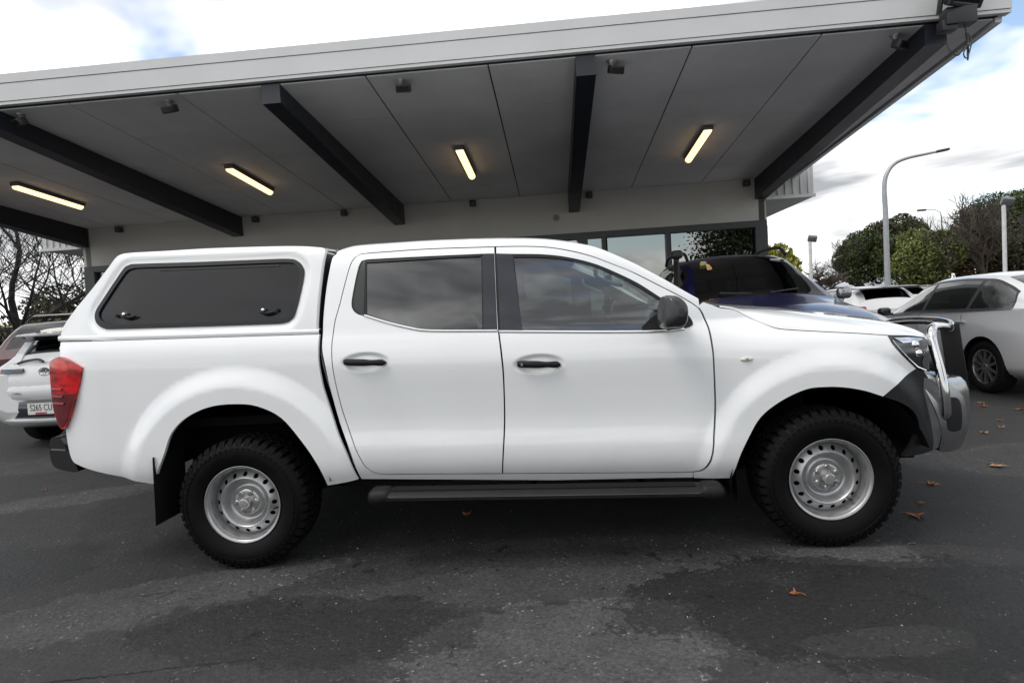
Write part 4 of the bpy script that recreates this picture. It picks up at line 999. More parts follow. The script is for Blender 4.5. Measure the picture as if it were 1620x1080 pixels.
# small scallops on the sidewall
sc_m = MB()
for k in range(60):
    aa = 2*PI*k/60; rot = Matrix.Rotation(-aa, 3, 'Y'); sc_m.box((.312*math.cos(aa), -.0055, .312*math.sin(aa)), (.012, .006, .016), rot)
ring_m = MB().lathe([(.300, -.0075), (.3015, -.0105), (.303, -.0075)], 96)
RIMP = [(.205, .055), (.2085, .022), (.2125, .0115), (.2145, .012), (.2125, .016), (.2045, .0175), (.2005, .022), (.1985, .034), (.1945, .040), (.1915, .048), (.1885, .070), (.186, .088)]
def disc_y(r):
    T = [(.026, .062), (.05, .062), (.068, .064), (.074, .072), (.084, .090), (.098, .094), (.108, .088), (.120, .070), (.130, .052), (.136, .046), (.142, .048), (.160, .062), (.176, .076), (.186, .088)]
    if .1405 <= r <= .177: return .0475+(r-.1405)*(.0765-.0475)/(.177-.1405)
    return interp(T, r)
ann = [(.177*math.cos(2*PI*k/96), .177*math.sin(2*PI*k/96)) for k in range(96)]
inn = [(.1405*math.cos(2*PI*k/96), .1405*math.sin(2*PI*k/96)) for k in range(96)]
hol = []
for k in range(16):
    a = 2*PI*(k+.5)/16; hol.append([(.1585*math.cos(a)+.0125*math.cos(b), .1585*math.sin(a)+.0125*math.sin(b)) for b in [2*PI*i/14 for i in range(14)]])
P2, F2 = tri2d(ann, hol+[inn], .0085)
disc_m = ([(x, disc_y(math.hypot(x, z)), z) for x, z in P2], list(F2))
# hole edges turned in
ec = {}
for f in F2:
    for a, b in ((f[0], f[1]), (f[1], f[2]), (f[2], f[0])):
        if (b, a) in ec: del ec[(b, a)]
        else: ec[(a, b)] = 1
for a, b in ec:
    r_ = math.hypot(*P2[a])
    if r_ > .1755 or r_ < .142: continue
    k = len(disc_m[0]); pa, pb = disc_m[0][a], disc_m[0][b]
    disc_m[0].extend([pa, (pa[0], pa[1]+.006, pa[2]), (pb[0], pb[1]+.006, pb[2]), pb]); disc_m[1].append((k, k+1, k+2, k+3))
dm = MB(); dm.v, dm.f = disc_m
dm.lathe([(r_, disc_y(r_)) for r_ in (.1405, .139, .137, .135, .1325, .129, .124, .119, .114, .109, .104, .099, .094, .089, .084, .080, .077, .074, .071, .068, .064, .058, .05, .04, .027)], 96)
dm.lathe([(r_, disc_y(r_)) for r_ in (.186, .183, .180, .177)], 96)
disc_m = dm.vf
hub_m = MB().lathe([(.030, .064), (.0315, .040), (.030, .030), (.026, .024), (.0225, .0225), (.0215, .0245), (.016, .0245), (.015, .0225), (0, .022)], 28)
valve_m = MB().tube([(.178, .074, .0), (.168, .046, 0), (.164, .038, 0)], .004, 6)
hub_m.box((0, .0235, 0), (.036, .004, .007))
nut_m = MB()
for k in range(6):
    a = 2*PI*(k+.25)/6; nut_m.lathe([(.0165, .066), (.0145, .057), (.0115, .054), (.0108, .047), (.008, .042), (0, .0415)], 12, (.055*math.cos(a), 0, .055*math.sin(a)))
back_m = MB().lathe([(0, .105), (.15, .105), (.188, .11), (.20, .20), (.16, .22), (0, .22)], 36)
def mesh_of(vf, name, mt, sm=35):
    o = obj(name, vf, mt, None, sm); me = o.data; bpy.data.objects.remove(o); return me
WM = [('tyre', mesh_of(tyre_m.vf, 'tyre', wall_rub, 60)), ('tread', mesh_of(tr_m.vf, 'tread', tread_rub, 30)), ('rim', mesh_of(MB().lathe(RIMP, 96).vf, 'rim', steel, 50)), ('wheel_disc', mesh_of(disc_m, 'wheel_disc', steel, 40)),
      ('hub_cap', mesh_of(hub_m.vf, 'hub_cap', mat('hub_silver', (.55, .55, .54), .3, metal=.8), 30)), ('lug_nuts', mesh_of(nut_m.vf, 'lug_nuts', mat('nut_steel', (.45, .44, .43), .3, metal=.9), 30)), ('valve_stem', mesh_of(valve_m.vf, 'valve_stem', rubber, 40)), ('brake_drum', mesh_of(back_m.vf, 'brake_drum', dark, 40))]
WS = [('sidewall_blocks', mesh_of(sc_m.vf, 'sidewall_blocks', wall_rub, 30)), ('sidewall_rib', mesh_of(ring_m.vf, 'sidewall_rib', wall_rub, 60))]
for wx in (0.0, 3.15):
    for s in (-1, 1):
        M_ = Matrix.Translation((wx-1.5, .0 if s < 0 else 0, .36))
        tyre_o = None
        base = Matrix.Translation((wx-1.5, (-YC) if s < 0 else YC, .36)) @ (Matrix.Identity(4) if s < 0 else Matrix.Rotation(PI, 4, 'Z')) @ Matrix.Rotation(R(13 if wx == 0 else 47), 4, 'Y')
        wroot = link('wheel', WM[0][1], None, truck); wroot.matrix_local = base
        for nm, me in WM[1:]:
            q = bpy.data.objects.new(nm, me); COL.objects.link(q); q.parent = wroot
        for nm, me in WS:
            q = bpy.data.objects.new(nm, me); COL.objects.link(q); q.parent = wroot

# ------------------------------------------------------------------ other parked cars: lofted bodies (local x forward from the rear axle, y left)
KEYS = ('zb', 'wb', 'zs', 'ws', 'zm', 'wm', 'zt', 'wt', 'zr', 'wr', 'zc')
def pchip(xs_, ys_, x):
    tab = list(zip(xs_, ys_)); n = len(tab)
    if x <= xs_[0]: return ys_[0]
    if x >= xs_[-1]: return ys_[-1]
    i = 0
    while x > xs_[i+1]: i += 1
    h = xs_[i+1]-xs_[i]; dl = (ys_[i+1]-ys_[i])/h
    def sl(k):
        if k in (0, n-1): return 0 if k == 0 and False else (ys_[1]-ys_[0])/(xs_[1]-xs_[0]) if k == 0 else (ys_[-1]-ys_[-2])/(xs_[-1]-xs_[-2])
        a = (ys_[k]-ys_[k-1])/(xs_[k]-xs_[k-1]); b = (ys_[k+1]-ys_[k])/(xs_[k+1]-xs_[k])
        return 0 if a*b <= 0 else 2*a*b/(a+b)
    t = (x-xs_[i])/h; m0, m1 = sl(i)*h, sl(i+1)*h
    return (2*t**3-3*t*t+1)*ys_[i]+(t**3-2*t*t+t)*m0+(-2*t**3+3*t*t)*ys_[i+1]+(t**3-t*t)*m1
def car_loft(root, st, paint, gm, wheels, wr_, sidewin, windscreen, rearwin, step=.035, cut=True, pillars=(), trim=gasket):
    xs_ = [s[0] for s in st]; cols = list(zip(*[s[1:] for s in st]))
    X = np.arange(xs_[0], xs_[-1]+1e-6, step); seg = (2, 3, 14, 10, 5, 5, 5, 4)
    rings = []
    for x in X:
        p = {k: pchip(xs_, c, x) for k, c in zip(KEYS, cols)}
        C_ = [(0, p['zb']), (p['wb'], p['zb']), (p['ws'], p['zs']), (p['wm'], p['zm']), (p['wt'], p['zt']), ((p['wt']+p['wr'])/2+.018*min(1, max(0, (p['zr']-p['zt'])/.3)), (p['zt']+p['zr'])/2), (p['wr'], p['zr']), (p['wr']*.55, p['zc']-(p['zc']-p['zr'])*.22), (0, p['zc'])]
        pts = []
        for i in range(8):
            p1, p2 = Vector(C_[i]), Vector(C_[i+1]); p0 = Vector(C_[i-1]) if i else p1; p3 = Vector(C_[i+2]) if i < 7 else Vector((-C_[7][0], C_[7][1]))
            if i in (1, 4): p0 = p1*2-p2
            if i in (0, 3): p3 = p2*2-p1
            for k in range(seg[i]):
                t = k/seg[i]; pts.append(.5*((2*p1)+(p2-p0)*t+(2*p0-5*p1+4*p2-p3)*t*t+(3*p1-p0-3*p2+p3)*t**3))
        pts.append(Vector(C_[8])); rings.append(pts)
    nr = len(rings[0]); iB, iE, iG = sum(seg[:1]), sum(seg[:4]), sum(seg[:6])
    verts = []
    for x, rg_ in zip(X, rings): verts.append([[x, q.x, q.y] for q in rg_])
    nst, nring = len(X), nr
    # lean the glass-house columns so that they run along the raked window ends
    def bump(d): d = min(1, abs(d)/.62); return (1-d*d)**2
    for i in range(nst):
        for j in range(iE+1, iG+1):
            x_ = X[i]
            for it in range(3):
                u = (x_-X[0])/step; k_ = min(max(int(u), 0), nst-2); f_ = min(max(u-k_, 0), 1); q = rings[k_][j].lerp(rings[k_+1][j], f_)
                zt_ = rings[k_][iE].y; sh = 0
                for (x0, x1, k0, k1) in sidewin: sh += (k0*bump(X[i]-x0)+k1*bump(X[i]-x1))*max(0, q.y-zt_)
                x_ = min(max(X[i]+sh, X[0]), X[-1])
            verts[i][j] = [x_, q.x, q.y]
    gone = set()
    if cut:
        for i in range(nst-1):
            for j in range(1, iE):
                q = (verts[i][j], verts[i][j+1], verts[i+1][j+1], verts[i+1][j]); cx = sum(p[0] for p in q)/4; cz = sum(p[2] for p in q)/4
                if any(math.hypot(cx-wx, cz-wz) < wr_ for wx, wz in wheels): gone.add((i, j))
        for i in range(nst):
            for j in range(1, iE+1):
                ad = [(a_, b_) for a_ in (i-1, i) for b_ in (j-1, j)]; gk = [q in gone for q in ad]
                if any(gk) and not all(gk):
                    v = verts[i][j]; wx, wz = min(wheels, key=lambda w_: math.hypot(v[0]-w_[0], v[2]-w_[1])); d = math.hypot(v[0]-wx, v[2]-wz)
                    if d > 1e-6 and v[2] > .22: v[0] = wx+(v[0]-wx)*wr_/d; v[2] = wz+(v[2]-wz)*wr_/d
    groups = {'body': [], 'side_window': [], 'windscreen': [], 'rear_window': [], 'window_trim': []}
    for i in range(len(X)-1):
        for j in range(nr-1):
            q = (verts[i][j], verts[i][j+1], verts[i+1][j+1], verts[i+1][j])
            cx = sum(p[0] for p in q)/4; cz = sum(p[2] for p in q)/4; k = 'body'
            if (i, j) in gone: continue
            if iE <= j < iG:
                zt = pchip(xs_, cols[6], cx); zr = pchip(xs_, cols[8], cx); h = zr-zt
                if h > .04:
                    xc = (X[i]+X[i+1])/2
                    for (x0, x1, k0, k1) in sidewin:
                        if x0 < xc < x1:
                            k = 'side_window' if (x0+.03 < xc < x1-.03 and j > iE and j < iG-1) else 'window_trim'
                            if any(abs(xc-pp) < .035 for pp in pillars): k = 'window_trim'
            if j >= iG:
                if windscreen[0] < cx < windscreen[1]: k = 'windscreen' if (j > iG and windscreen[0]+.03 < cx < windscreen[1]-.03) else ('window_trim' if j > iG else 'body')
                if rearwin and rearwin[0] < cx < rearwin[1]: k = 'rear_window' if (j > iG+1 and rearwin[0]+.03 < cx < rearwin[1]-.03) else ('window_trim' if j > iG+1 else 'body')
            groups[k].append((i, j))
    for k, fl in groups.items():
        if not fl: continue
        for nm, sg_ in (((k, (1, -1)),) if k not in ('side_window', 'window_trim') else ((k, (1,)), (k, (-1,)))):
            m = MB(); idx = {}
            for (i, j) in fl:
                for sgn in sg_:
                    q = []
                    for a, b in ((i, j), (i, j+1), (i+1, j+1), (i+1, j)):
                        key = (a, b, sgn if 0 < b < nr-1 else 1)
                        if key not in idx:
                            idx[key] = len(m.v); v = verts[a][b]; m.v.append((v[0], v[1]*sgn, v[2]))
                        q.append(idx[key])
                    if len(set(q)) > 2: m.f.append(tuple(q) if sgn > 0 else tuple(reversed(q)))
            if k == 'body':
                for i in (0, len(X)-1):
                    b = len(m.v); loop = [(verts[i][j][0], verts[i][j][1], verts[i][j][2]) for j in range(nr)]+[(verts[i][j][0], -verts[i][j][1], verts[i][j][2]) for j in range(nr-2, 0, -1)]
                    m.v += loop; f = tuple(range(b, b+len(loop))); m.f.append(f if i == 0 else f[::-1])
            o = m.build(k, paint if k == 'body' else (trim if k == 'window_trim' else (gm if k == 'side_window' else gm)), root, 50)
            bm = bmesh.new(); bm.from_mesh(o.data); bmesh.ops.recalc_face_normals(bm, faces=bm.faces) if k == 'body' else None; bm.to_mesh(o.data); bm.free()
            o.data.set_sharp_from_angle(angle=R(45))
    for wx, wz in wheels:
        for sgn in (1, -1):
            rows = []
            wy = pchip(xs_, cols[5], wx)
            for kk in range(25):
                a = R(-15+210*kk/24); rows.append([(wx+(wr_+.004)*math.cos(a), y*sgn, max(.2, wz+(wr_+.004)*math.sin(a))) for y in (wy-.012, wy-.1, wy-.30)])
            MB().grid(rows, flip=sgn < 0).build('wheel_arch', dark, root, 60)
    MB().box(((xs_[0]+xs_[-1])/2, 0, .42), ((xs_[-1]-xs_[0])*.86, 1.0, .22)).build('underbody', dark, root, 0)
    return X, rings, lambda x, z=None: None
def alloy_meshes(r, rr, wd, spokes, mt):
    ty = MB().lathe([(rr, .03), (rr+.012, .008), (rr+.035, 0), (r-.045, .0), (r-.012, .02), (r, .05), (r, wd-.05), (r-.012, wd-.02), (rr, wd)], 40)
    rim_ = MB().lathe([(rr-.002, .03), (rr, .012), (rr-.012, .010), (rr-.018, .03), (rr-.03, .12)], 40)
    sp_ = MB()
    for k in range(spokes):
        a = 2*PI*k/spokes; rot = Matrix.Rotation(-a, 3, 'Y'); v = []
        for rad, hw, y in ((.03, .020, .022), (rr*.55, .014, .018), (rr-.012, .018, .016)):
            for dy in (0, .03):
                for sgn in (-1, 1): v.append(rot @ Vector((rad, y+dy, hw*sgn)))
        f = []
        for s_ in range(2):
            b = s_*4; f += [(b, b+1, b+5, b+4), (b+2, b+6, b+7, b+3), (b, b+4, b+6, b+2), (b+1, b+3, b+7, b+5)]
        sp_.add(v, f)
    sp_.lathe([(0, .010), (.03, .012), (.04, .02), (.04, .06)], 20)
    bk = MB().lathe([(0, .085), (rr-.02, .085), (rr-.01, .12)], 30)
    return [('tyre', mesh_of(ty.vf, 'tyre', rubber, 50)), ('rim', mesh_of(rim_.vf, 'rim', mt, 50)), ('spokes', mesh_of(sp_.vf, 'spokes', mt, 35)), ('brake_disc', mesh_of(bk.vf, 'brake_disc', dark, 50))]
def put_wheels(root, ms, wheels, wy, z):
    for wx, _ in wheels:
        for sgn in (1, -1):
            o = bpy.data.objects.new('wheel', ms[0][1]); COL.objects.link(o); o.parent = root
            o.matrix_local = Matrix.Translation((wx, wy*sgn, z)) @ (Matrix.Rotation(PI, 4, 'Z') if sgn > 0 else Matrix.Identity(4)) @ Matrix.Rotation(.3, 4, 'Y')
            for nm, me in ms[1:]:
                q = bpy.data.objects.new(nm, me); COL.objects.link(q); q.parent = o
def seats(root, xs2, z=.62, half=.36, tall=1.0):
    for x in xs2:
        for sgn in (1, -1):
            m = MB().rbox((x+.15, half*sgn, z), (.5, .48, .16), .06, 3); m.rbox((x-.12, half*sgn, z+.32*tall), (.14, .46, .58*tall), .06, 3, Matrix.Rotation(R(-14), 3, 'Y')); m.rbox((x-.22, half*sgn, z+.70*tall), (.10, .26, .16), .04, 3)
            m.build('seat', seatm, root, 60)
def ring_at(st, x):
    xs_ = [s[0] for s in st]; cols = list(zip(*[s[1:] for s in st])); return {k: pchip(xs_, c, x) for k, c in zip(KEYS, cols)}

def surf_y(p, z):
    C_ = [(p['wb'], p['zb']), (p['ws'], p['zs']), (p['wm'], p['zm']), (p['wt'], p['zt'])]; best = None
    for i in (1, 2):
        p1, p2 = Vector(C_[i]), Vector(C_[i+1]); p0 = Vector(C_[i-1]); p3 = Vector(C_[i+2]) if i == 1 else p2*2-p1
        if i == 1: p0 = p1*2-p2 if False else p0
        for k in range(41):
            t = k/40; q = .5*((2*p1)+(p2-p0)*t+(2*p0-5*p1+4*p2-p3)*t*t+(3*p1-p0-3*p2+p3)*t**3)
            if best is None or abs(q.y-z) < best[0]: best = (abs(q.y-z), q.x)
    return best[1]
bright = mat('alloy_wheel', (.55, .55, .56), .25, metal=.9)
W_AL = alloy_meshes(.325, .215, .21, 10, bright)
W_AL5 = alloy_meshes(.31, .205, .20, 7, bright)
W_UTE = alloy_meshes(.37, .225, .25, 6, bright)
gl_car = glass('car_glass_green', (.30, .38, .36), boost=1.7)
gl_dark = glass('car_glass_dark', (.16, .175, .17), boost=1.3)

# --- silver sedan parked facing away on the right
SED = [(-1.07, .42, .55, .52, .72, .70, .74, .92, .66, .96, .58, .985), (-1.02, .34, .66, .46, .80, .70, .83, .985, .74, 1.04, .64, 1.07), (-.85, .26, .72, .38, .86, .70, .885, 1.02, .80, 1.09, .68, 1.12), (-.55, .22, .74, .34, .88, .70, .905, 1.03, .83, 1.115, .67, 1.15), (-.10, .20, .75, .32, .89, .70, .91, 1.01, .85, 1.30, .60, 1.365),
       (.25, .20, .75, .32, .89, .68, .91, .995, .86, 1.395, .575, 1.455), (.8, .20, .75, .31, .89, .66, .91, .98, .865, 1.42, .58, 1.485), (1.25, .20, .75, .31, .89, .66, .91, .97, .865, 1.405, .58, 1.475), (1.6, .20, .75, .31, .89, .66, .91, .96, .86, 1.335, .585, 1.42), (2.0, .20, .75, .31, .89, .66, .91, .95, .85, 1.12, .66, 1.20),
       (2.28, .20, .75, .31, .89, .66, .91, .94, .84, .985, .72, 1.03), (2.8, .20, .74, .32, .88, .66, .90, .88, .82, .92, .68, .965), (3.3, .22, .72, .34, .84, .64, .87, .78, .77, .82, .62, .86), (3.6, .28, .62, .40, .74, .58, .77, .68, .66, .71, .54, .74), (3.72, .36, .45, .45, .6, .55, .62, .60, .55, .62, .45, .64)]
silver = mat('silver_paint', (.82, .82, .83), .30, metal=.04, coat=.9)
sed = thing('sedan', 'silver four-door sedan parked facing away at the right edge, multi-spoke alloy wheels', 'car', (7.93, 4.45, 0), PI/2-.02)
car_loft(sed, SED, silver, gl_car, ((0, .335), (2.775, .335)), .365, [(-.42, 2.18, .75, -1.0)], (1.66, 2.26), (-.5, .12), step=.022, pillars=(.35, 1.28))
put_wheels(sed, W_AL, ((0, 0), (2.775, 0)), .895, .325)
seats(sed, (.55, 1.45), z=.55, tall=.85)
tealm = mat('sunshade_teal', (.03, .30, .30), .5)
for sgn in (1, -1):
    m = MB(); m.rbox((2.02, .985*sgn, 1.00), (.12, .18, .13), .045, 4); m.tube([(2.02, .86*sgn, .96), (2.02, .95*sgn, .97)], .02, 6); m.build('door_mirror', mat('mirror_dark', (.02, .025, .03), .2, coat=.5), sed, 60)
    for hx in (.40, 1.40):
        MB().rbox((hx, .905*sgn, .865+.0*hx), (.20, .03, .028), .012, 3).build('door_handle', mat('silver_handle', (.62, .62, .62), .2, metal=.5), sed, 60)
    # tail lamps
    m = MB().rbox((-1.0, .70*sgn, .90), (.14, .22, .15), .04, 3, Matrix.Rotation(R(-28*sgn), 3, 'Z')); m.build('tail_lamp', mat('tail_lamp_red', (.33, .01, .012), .15, coat=1.0), sed, 60)
    for xx, bend in ((.42, .42), (1.33, .05), (2.22, -.05)):
        pts_ = []
        for z in [.36+.04*k for k in range(16)]:
            x_ = xx-bend*max(0, .62-z)**1.3*.8; p = ring_at(SED, x_)
            if z > p['zt']: break
            pts_.append((x_, (surf_y(p, z)+.0005)*sgn, z))
        MB().tube(pts_, .0035, 5).build('door_gap', mat('gap_black', (.01, .01, .01), .8), sed)
MB().rbox((1.75, .35, 1.0), (.04, .5, .35), .02, 2, Matrix.Rotation(R(-50), 3, 'Y')).build('sun_shade', tealm, sed)
MB().rbox((2.0, 0, .88), (.5, 1.4, .16), .05, 3).build('dashboard', mat('dash_plastic', (.03, .03, .03), .6), sed)
sg = MB()
for sgn in (1, -1):
    pts_ = []
    for k in range(25):
        x = -.40+2.5*k/24; p = ring_at(SED, x); pts_.append((x, (p['wt']+.004)*sgn, p['zt']+.004))
    sg.tube(pts_, .006, 5)
sg.build('belt_chrome', chrome, sed)

# --- blue pickup nose towards us behind the white one
UTE = [(-1.2, .62, .7, .70, .82, .9, .84, 1.17, .82, 1.19, .78, 1.19), (-1.1, .55, .72, .62, .86, .9, .89, 1.2, .86, 1.22, .8, 1.22), (.48, .40, .74, .48, .88, .9, .92, 1.2, .87, 1.22, .8, 1.22), (.54, .40, .74, .48, .88, .9, .92, 1.2, .87, 1.60, .68, 1.64), (.66, .40, .74, .48, .88, .9, .92, 1.2, .87, 1.70, .64, 1.76),
       (1.1, .40, .74, .48, .88, .9, .92, 1.19, .87, 1.73, .62, 1.80), (1.6, .40, .74, .48, .88, .9, .92, 1.18, .87, 1.705, .61, 1.785), (1.95, .40, .74, .48, .88, .9, .92, 1.18, .86, 1.64, .61, 1.73), (2.3, .40, .74, .48, .88, .9, .92, 1.17, .86, 1.46, .66, 1.54), (2.68, .40, .74, .48, .88, .9, .92, 1.16, .86, 1.225, .74, 1.28),
       (2.95, .42, .74, .5, .88, .9, .92, 1.12, .85, 1.17, .70, 1.225), (3.4, .44, .74, .52, .87, .88, .91, 1.05, .83, 1.11, .66, 1.175), (3.8, .46, .70, .52, .82, .84, .86, .96, .78, 1.02, .58, 1.09), (4.0, .50, .6, .55, .7, .78, .72, .90, .66, .95, .5, 1.00), (4.06, .55, .5, .6, .6, .75, .62, .86, .58, .90, .45, .94)]
bluep = mat('navy_blue_paint', (.007, .008, .055), .28, coat=.6)
ute = thing('pickup_truck', 'dark blue pickup parked nose-out behind the white one, roof rails and black snorkel', 'pickup truck', (4.06, 6.15, 0), -PI/2)
UTE = [(r_[0],)+tuple(v*1.055 if KEYS[k][0] == 'z' else v for k, v in enumerate(r_[1:])) for r_ in UTE]
car_loft(ute, UTE, bluep, glass('ute_glass', (.40, .43, .42), boost=1.5), ((0, .40), (3.15, .40)), .45, [(.62, 2.45, .25, -1.0)], (1.93, 2.68), None, step=.03, pillars=(1.45,))
put_wheels(ute, W_UTE, ((0, 0), (3.15, 0)), .905, .37)
seats(ute, (.9, 1.65), z=.85, tall=.95)
MB().rbox((2.45, 0, 1.17), (.4, 1.4, .2), .06, 3).build('dashboard', mat('dash_plastic', (.03, .03, .03), .6), ute)
sw2 = [Vector((2.15, -.36, 1.26))+Matrix.Rotation(R(62), 3, 'Y') @ Vector((.18*math.cos(a), .18*math.sin(a), 0)) for a in [2*PI*k/24 for k in range(25)]]
MB().tube(sw2, .014, 6, cap=False).build('steering_wheel', mat('wheel_leather', (.02, .02, .02), .5), ute)
for sgn in (1, -1):
    MB().tube(catmull([(.72, .60*sgn, 1.85), (.85, .60*sgn, 1.93), (1.2, .60*sgn, 1.955), (1.7, .58*sgn, 1.925), (1.88, .58*sgn, 1.83)], 6), [.020]*25, 8).build('roof_rail', mat('rail_black', (.02, .02, .021), .4), ute, 60)
    MB().rbox((2.42, .99*sgn, 1.33), (.09, .16, .13), .045, 4).build('door_mirror', mat('mirror_blue_chrome', (.35, .35, .37), .15, metal=.8), ute, 60)
    m = MB().rbox((3.84, .64*sgn, .985), (.24, .24, .13), .05, 4, Matrix.Rotation(R(-22*sgn), 3, 'Z') @ Matrix.Rotation(R(20), 3, 'Y')); m.build('headlight', mat('clear_lens', (.62, .66, .68), .08, coat=1.0), ute, 60)
    MB().tube([(2.66, .10*sgn+.0, 1.38), (2.60, .42*sgn, 1.405)], .010, 5).build('wiper', blk, ute)
MB().tube(catmull([(3.0, -.90, 1.14), (2.72, -.90, 1.33), (2.35, -.82, 1.54), (2.0, -.74, 1.77), (1.96, -.73, 1.87)], 6), .034, 10).rbox((1.99, -.73, 1.90), (.13, .13, .10), .035, 4).build('snorkel', mat('snorkel_black', (.018, .018, .018), .5), ute, 60)
MB().rbox((4.02, 0, .80), (.10, .9, .22), .03, 3).build('grille', chrome, ute); MB().rbox((4.0, 0, .58), (.22, 1.5, .22), .07, 4).build('front_bumper', bluep, ute)
MB().box((2.04, -.44, 1.755), (.012, .07, .09), Matrix.Rotation(R(38), 3, 'Y')).build('windscreen_sticker', mat('sticker_yellow', (.75, .68, .30), .6), ute)
MB().box((2.04, .40, 1.765), (.012, .12, .02), Matrix.Rotation(R(38), 3, 'Y')).build('windscreen_label', mat('sticker_white', (.7, .7, .7), .6), ute)

# --- white hatchback seen from behind on the left
HAT = [(-.80, .48, .56, .56, .72, .72, .76, .90, .70, .93, .60, .95), (-.74, .36, .60, .46, .78, .70, .815, .99, .74, 1.03, .58, 1.06), (-.62, .28, .68, .38, .83, .70, .855, 1.02, .765, 1.16, .53, 1.21), (-.36, .22, .74, .34, .87, .70, .885, 1.02, .80, 1.33, .50, 1.385), (-.22, .20, .74, .33, .88, .70, .89, 1.02, .81, 1.37, .52, 1.43),
       (.5, .20, .74, .32, .88, .68, .895, 1.0, .85, 1.405, .57, 1.46), (1.1, .20, .74, .32, .88, .66, .895, .98, .85, 1.39, .57, 1.45), (1.5, .20, .74, .32, .88, .66, .895, .97, .84, 1.30, .58, 1.38), (1.9, .20, .74, .32, .88, .66, .895, .95, .83, 1.09, .64, 1.16), (2.2, .20, .74, .32, .88, .66, .89, .93, .82, .98, .68, 1.03), (2.8, .22, .72, .34, .86, .66, .88, .86, .79, .90, .64, .94), (3.3, .26, .66, .38, .78, .62, .80, .74, .70, .78, .56, .80), (3.45, .36, .5, .45, .6, .55, .62, .62, .55, .64, .45, .66)]
wcar = mat('white_car_paint', (.76, .765, .77), .3, coat=.8)
hat = thing('hatchback', 'white hatchback with red tail lamps seen from behind, at the left edge', 'car', (-4.31, 4.56, 0), PI/2)
car_loft(hat, HAT, wcar, gl_dark, ((0, .32), (2.64, .32)), .35, [(-.30, 2.05, .55, -1.0)], (1.35, 2.15), (-.64, -.34), step=.03, pillars=(.3, 1.2))
put_wheels(hat, W_AL5, ((0, 0), (2.64, 0)), .88, .31)
# tail details
MB().prism([(-.34, 1.437), (-.62, 1.415), (-.66, 1.40), (-.64, 1.385), (-.36, 1.385)], -.50, .50, 'y').build('roof_spoiler', wcar, hat, 0)
MB().prism([(-.60, 1.384), (-.64, 1.383), (-.52, 1.33), (-.42, 1.33)], -.44, .44, 'y').build('spoiler_underside', black_gl, hat, 0)
def hx_(y, b): return b+.20*(abs(y)/.86)**2.6
def hpatch(name, pts, mt, thick=.02, ny=14):
    """tail patch: list of (z, x, y0, y1) rows that follow the curved tail"""
    rows = []
    for z, x, y0, y1 in pts: rows.append([(hx_(y0+(y1-y0)*k/ny, x), y0+(y1-y0)*k/ny, z) for k in range(ny+1)])
    m = MB().grid(rows, flip=True); rr = [[(p[0]+thick, p[1], p[2]) for p in r] for r in rows]
    for e0, e1 in ((rows[0], rr[0]), (rr[-1], rows[-1])): m.grid([e1, e0], flip=True)
    m.grid([[r[0] for r in rows], [r[0] for r in rr]], flip=True); m.grid([[r[-1] for r in rr], [r[-1] for r in rows]], flip=True)
    return m.build(name, mt, hat, 50)
for s in (1, -1):
    hpatch('tail_lamp_housing', [(.955, -.868, .30*s, .60*s), (.975, -.862, .26*s, .62*s), (1.005, -.848, .27*s, .62*s)] if s > 0 else [(.955, -.868, -.60, -.30), (.975, -.862, -.62, -.26), (1.005, -.848, -.62, -.27)], black_gl)
    hpatch('tail_lamp', [(.90, -.872, .62, .84), (.95, -.872, .60, .86), (1.0, -.856, .60, .86)] if s > 0 else [(.90, -.872, -.84, -.62), (.95, -.872, -.86, -.60), (1.0, -.856, -.86, -.60)], mat('tail_lamp_red', (.33, .01, .012), .15, coat=1.0))
    MB().prism([(-.70, 1.07), (-.62, 1.20), (-.47, 1.32), (-.52, 1.32), (-.66, 1.18), (-.735, 1.07)], .40*s, .50*s, 'y').build('rear_pillar', wcar, hat, 0)
rows = []
for z, dx in ((.60, .0), (.64, -.045), (.72, -.065), (.80, -.05), (.86, -.005)):
    rows.append([(-.80+dx+.20*(abs(v)**2.6), .86*v, z) for v in [k/12*2-1 for k in range(13)]])
MB().grid(rows, flip=True).build('rear_bumper', wcar, hat, 60)
rows = []
for z, dx in ((.34, .03), (.40, -.02), (.50, -.035), (.60, -.03), (.625, .01)):
    rows.append([(-.80+dx+.18*(abs(v)**2.6), .80*v, z) for v in [k/12*2-1 for k in range(13)]])
MB().grid(rows, flip=True).build('bumper_insert', black_gl, hat, 60)
rows = []
for z, dx in ((.335, .0), (.345, -.045), (.375, -.055), (.395, -.01)):
    rows.append([(-.80+dx+.16*(abs(v)**2.6), .74*v, z) for v in [k/12*2-1 for k in range(13)]])
MB().grid(rows, flip=True).build('bumper_lip', wcar, hat, 60)
hpatch('tailgate', [(.66, -.842, -.66, .66), (.72, -.850, -.68, .68), (.88, -.852, -.70, .70), (1.0, -.835, -.68, .68), (1.045, -.79, -.64, .64), (1.07, -.745, -.60, .60)], wcar, .05)
pl = MB().box((-.856, .055, .515), (.010, .372, .134)); plo = pl.build('number_plate', mat('plate_white', (.7, .7, .68), .4), hat, 0)
MB().box((-.863, .075, .462), (.003, .14, .02)).build('plate_strip', mat('plate_red', (.45, .03, .04), .4), hat, 0)
def text(body, size, loc, mt, parent, rot, ext=.001, name='lettering'):
    cu = bpy.data.curves.new(name, 'FONT'); cu.body = body; cu.size = size; cu.extrude = ext; cu.align_x = 'CENTER'; cu.align_y = 'CENTER'
    to = bpy.data.objects.new(name, cu); COL.objects.link(to); dg = bpy.context.evaluated_depsgraph_get(); me = bpy.data.meshes.new_from_object(to.evaluated_get(dg)); bpy.data.objects.remove(to)
    o = link(name, me, mt, parent); o.matrix_local = Matrix.Translation(loc) @ rot; return o
back = Matrix(((0, 0, -1), (-1, 0, 0), (0, 1, 0))).to_4x4()      # text right = -y, up = z, facing -x
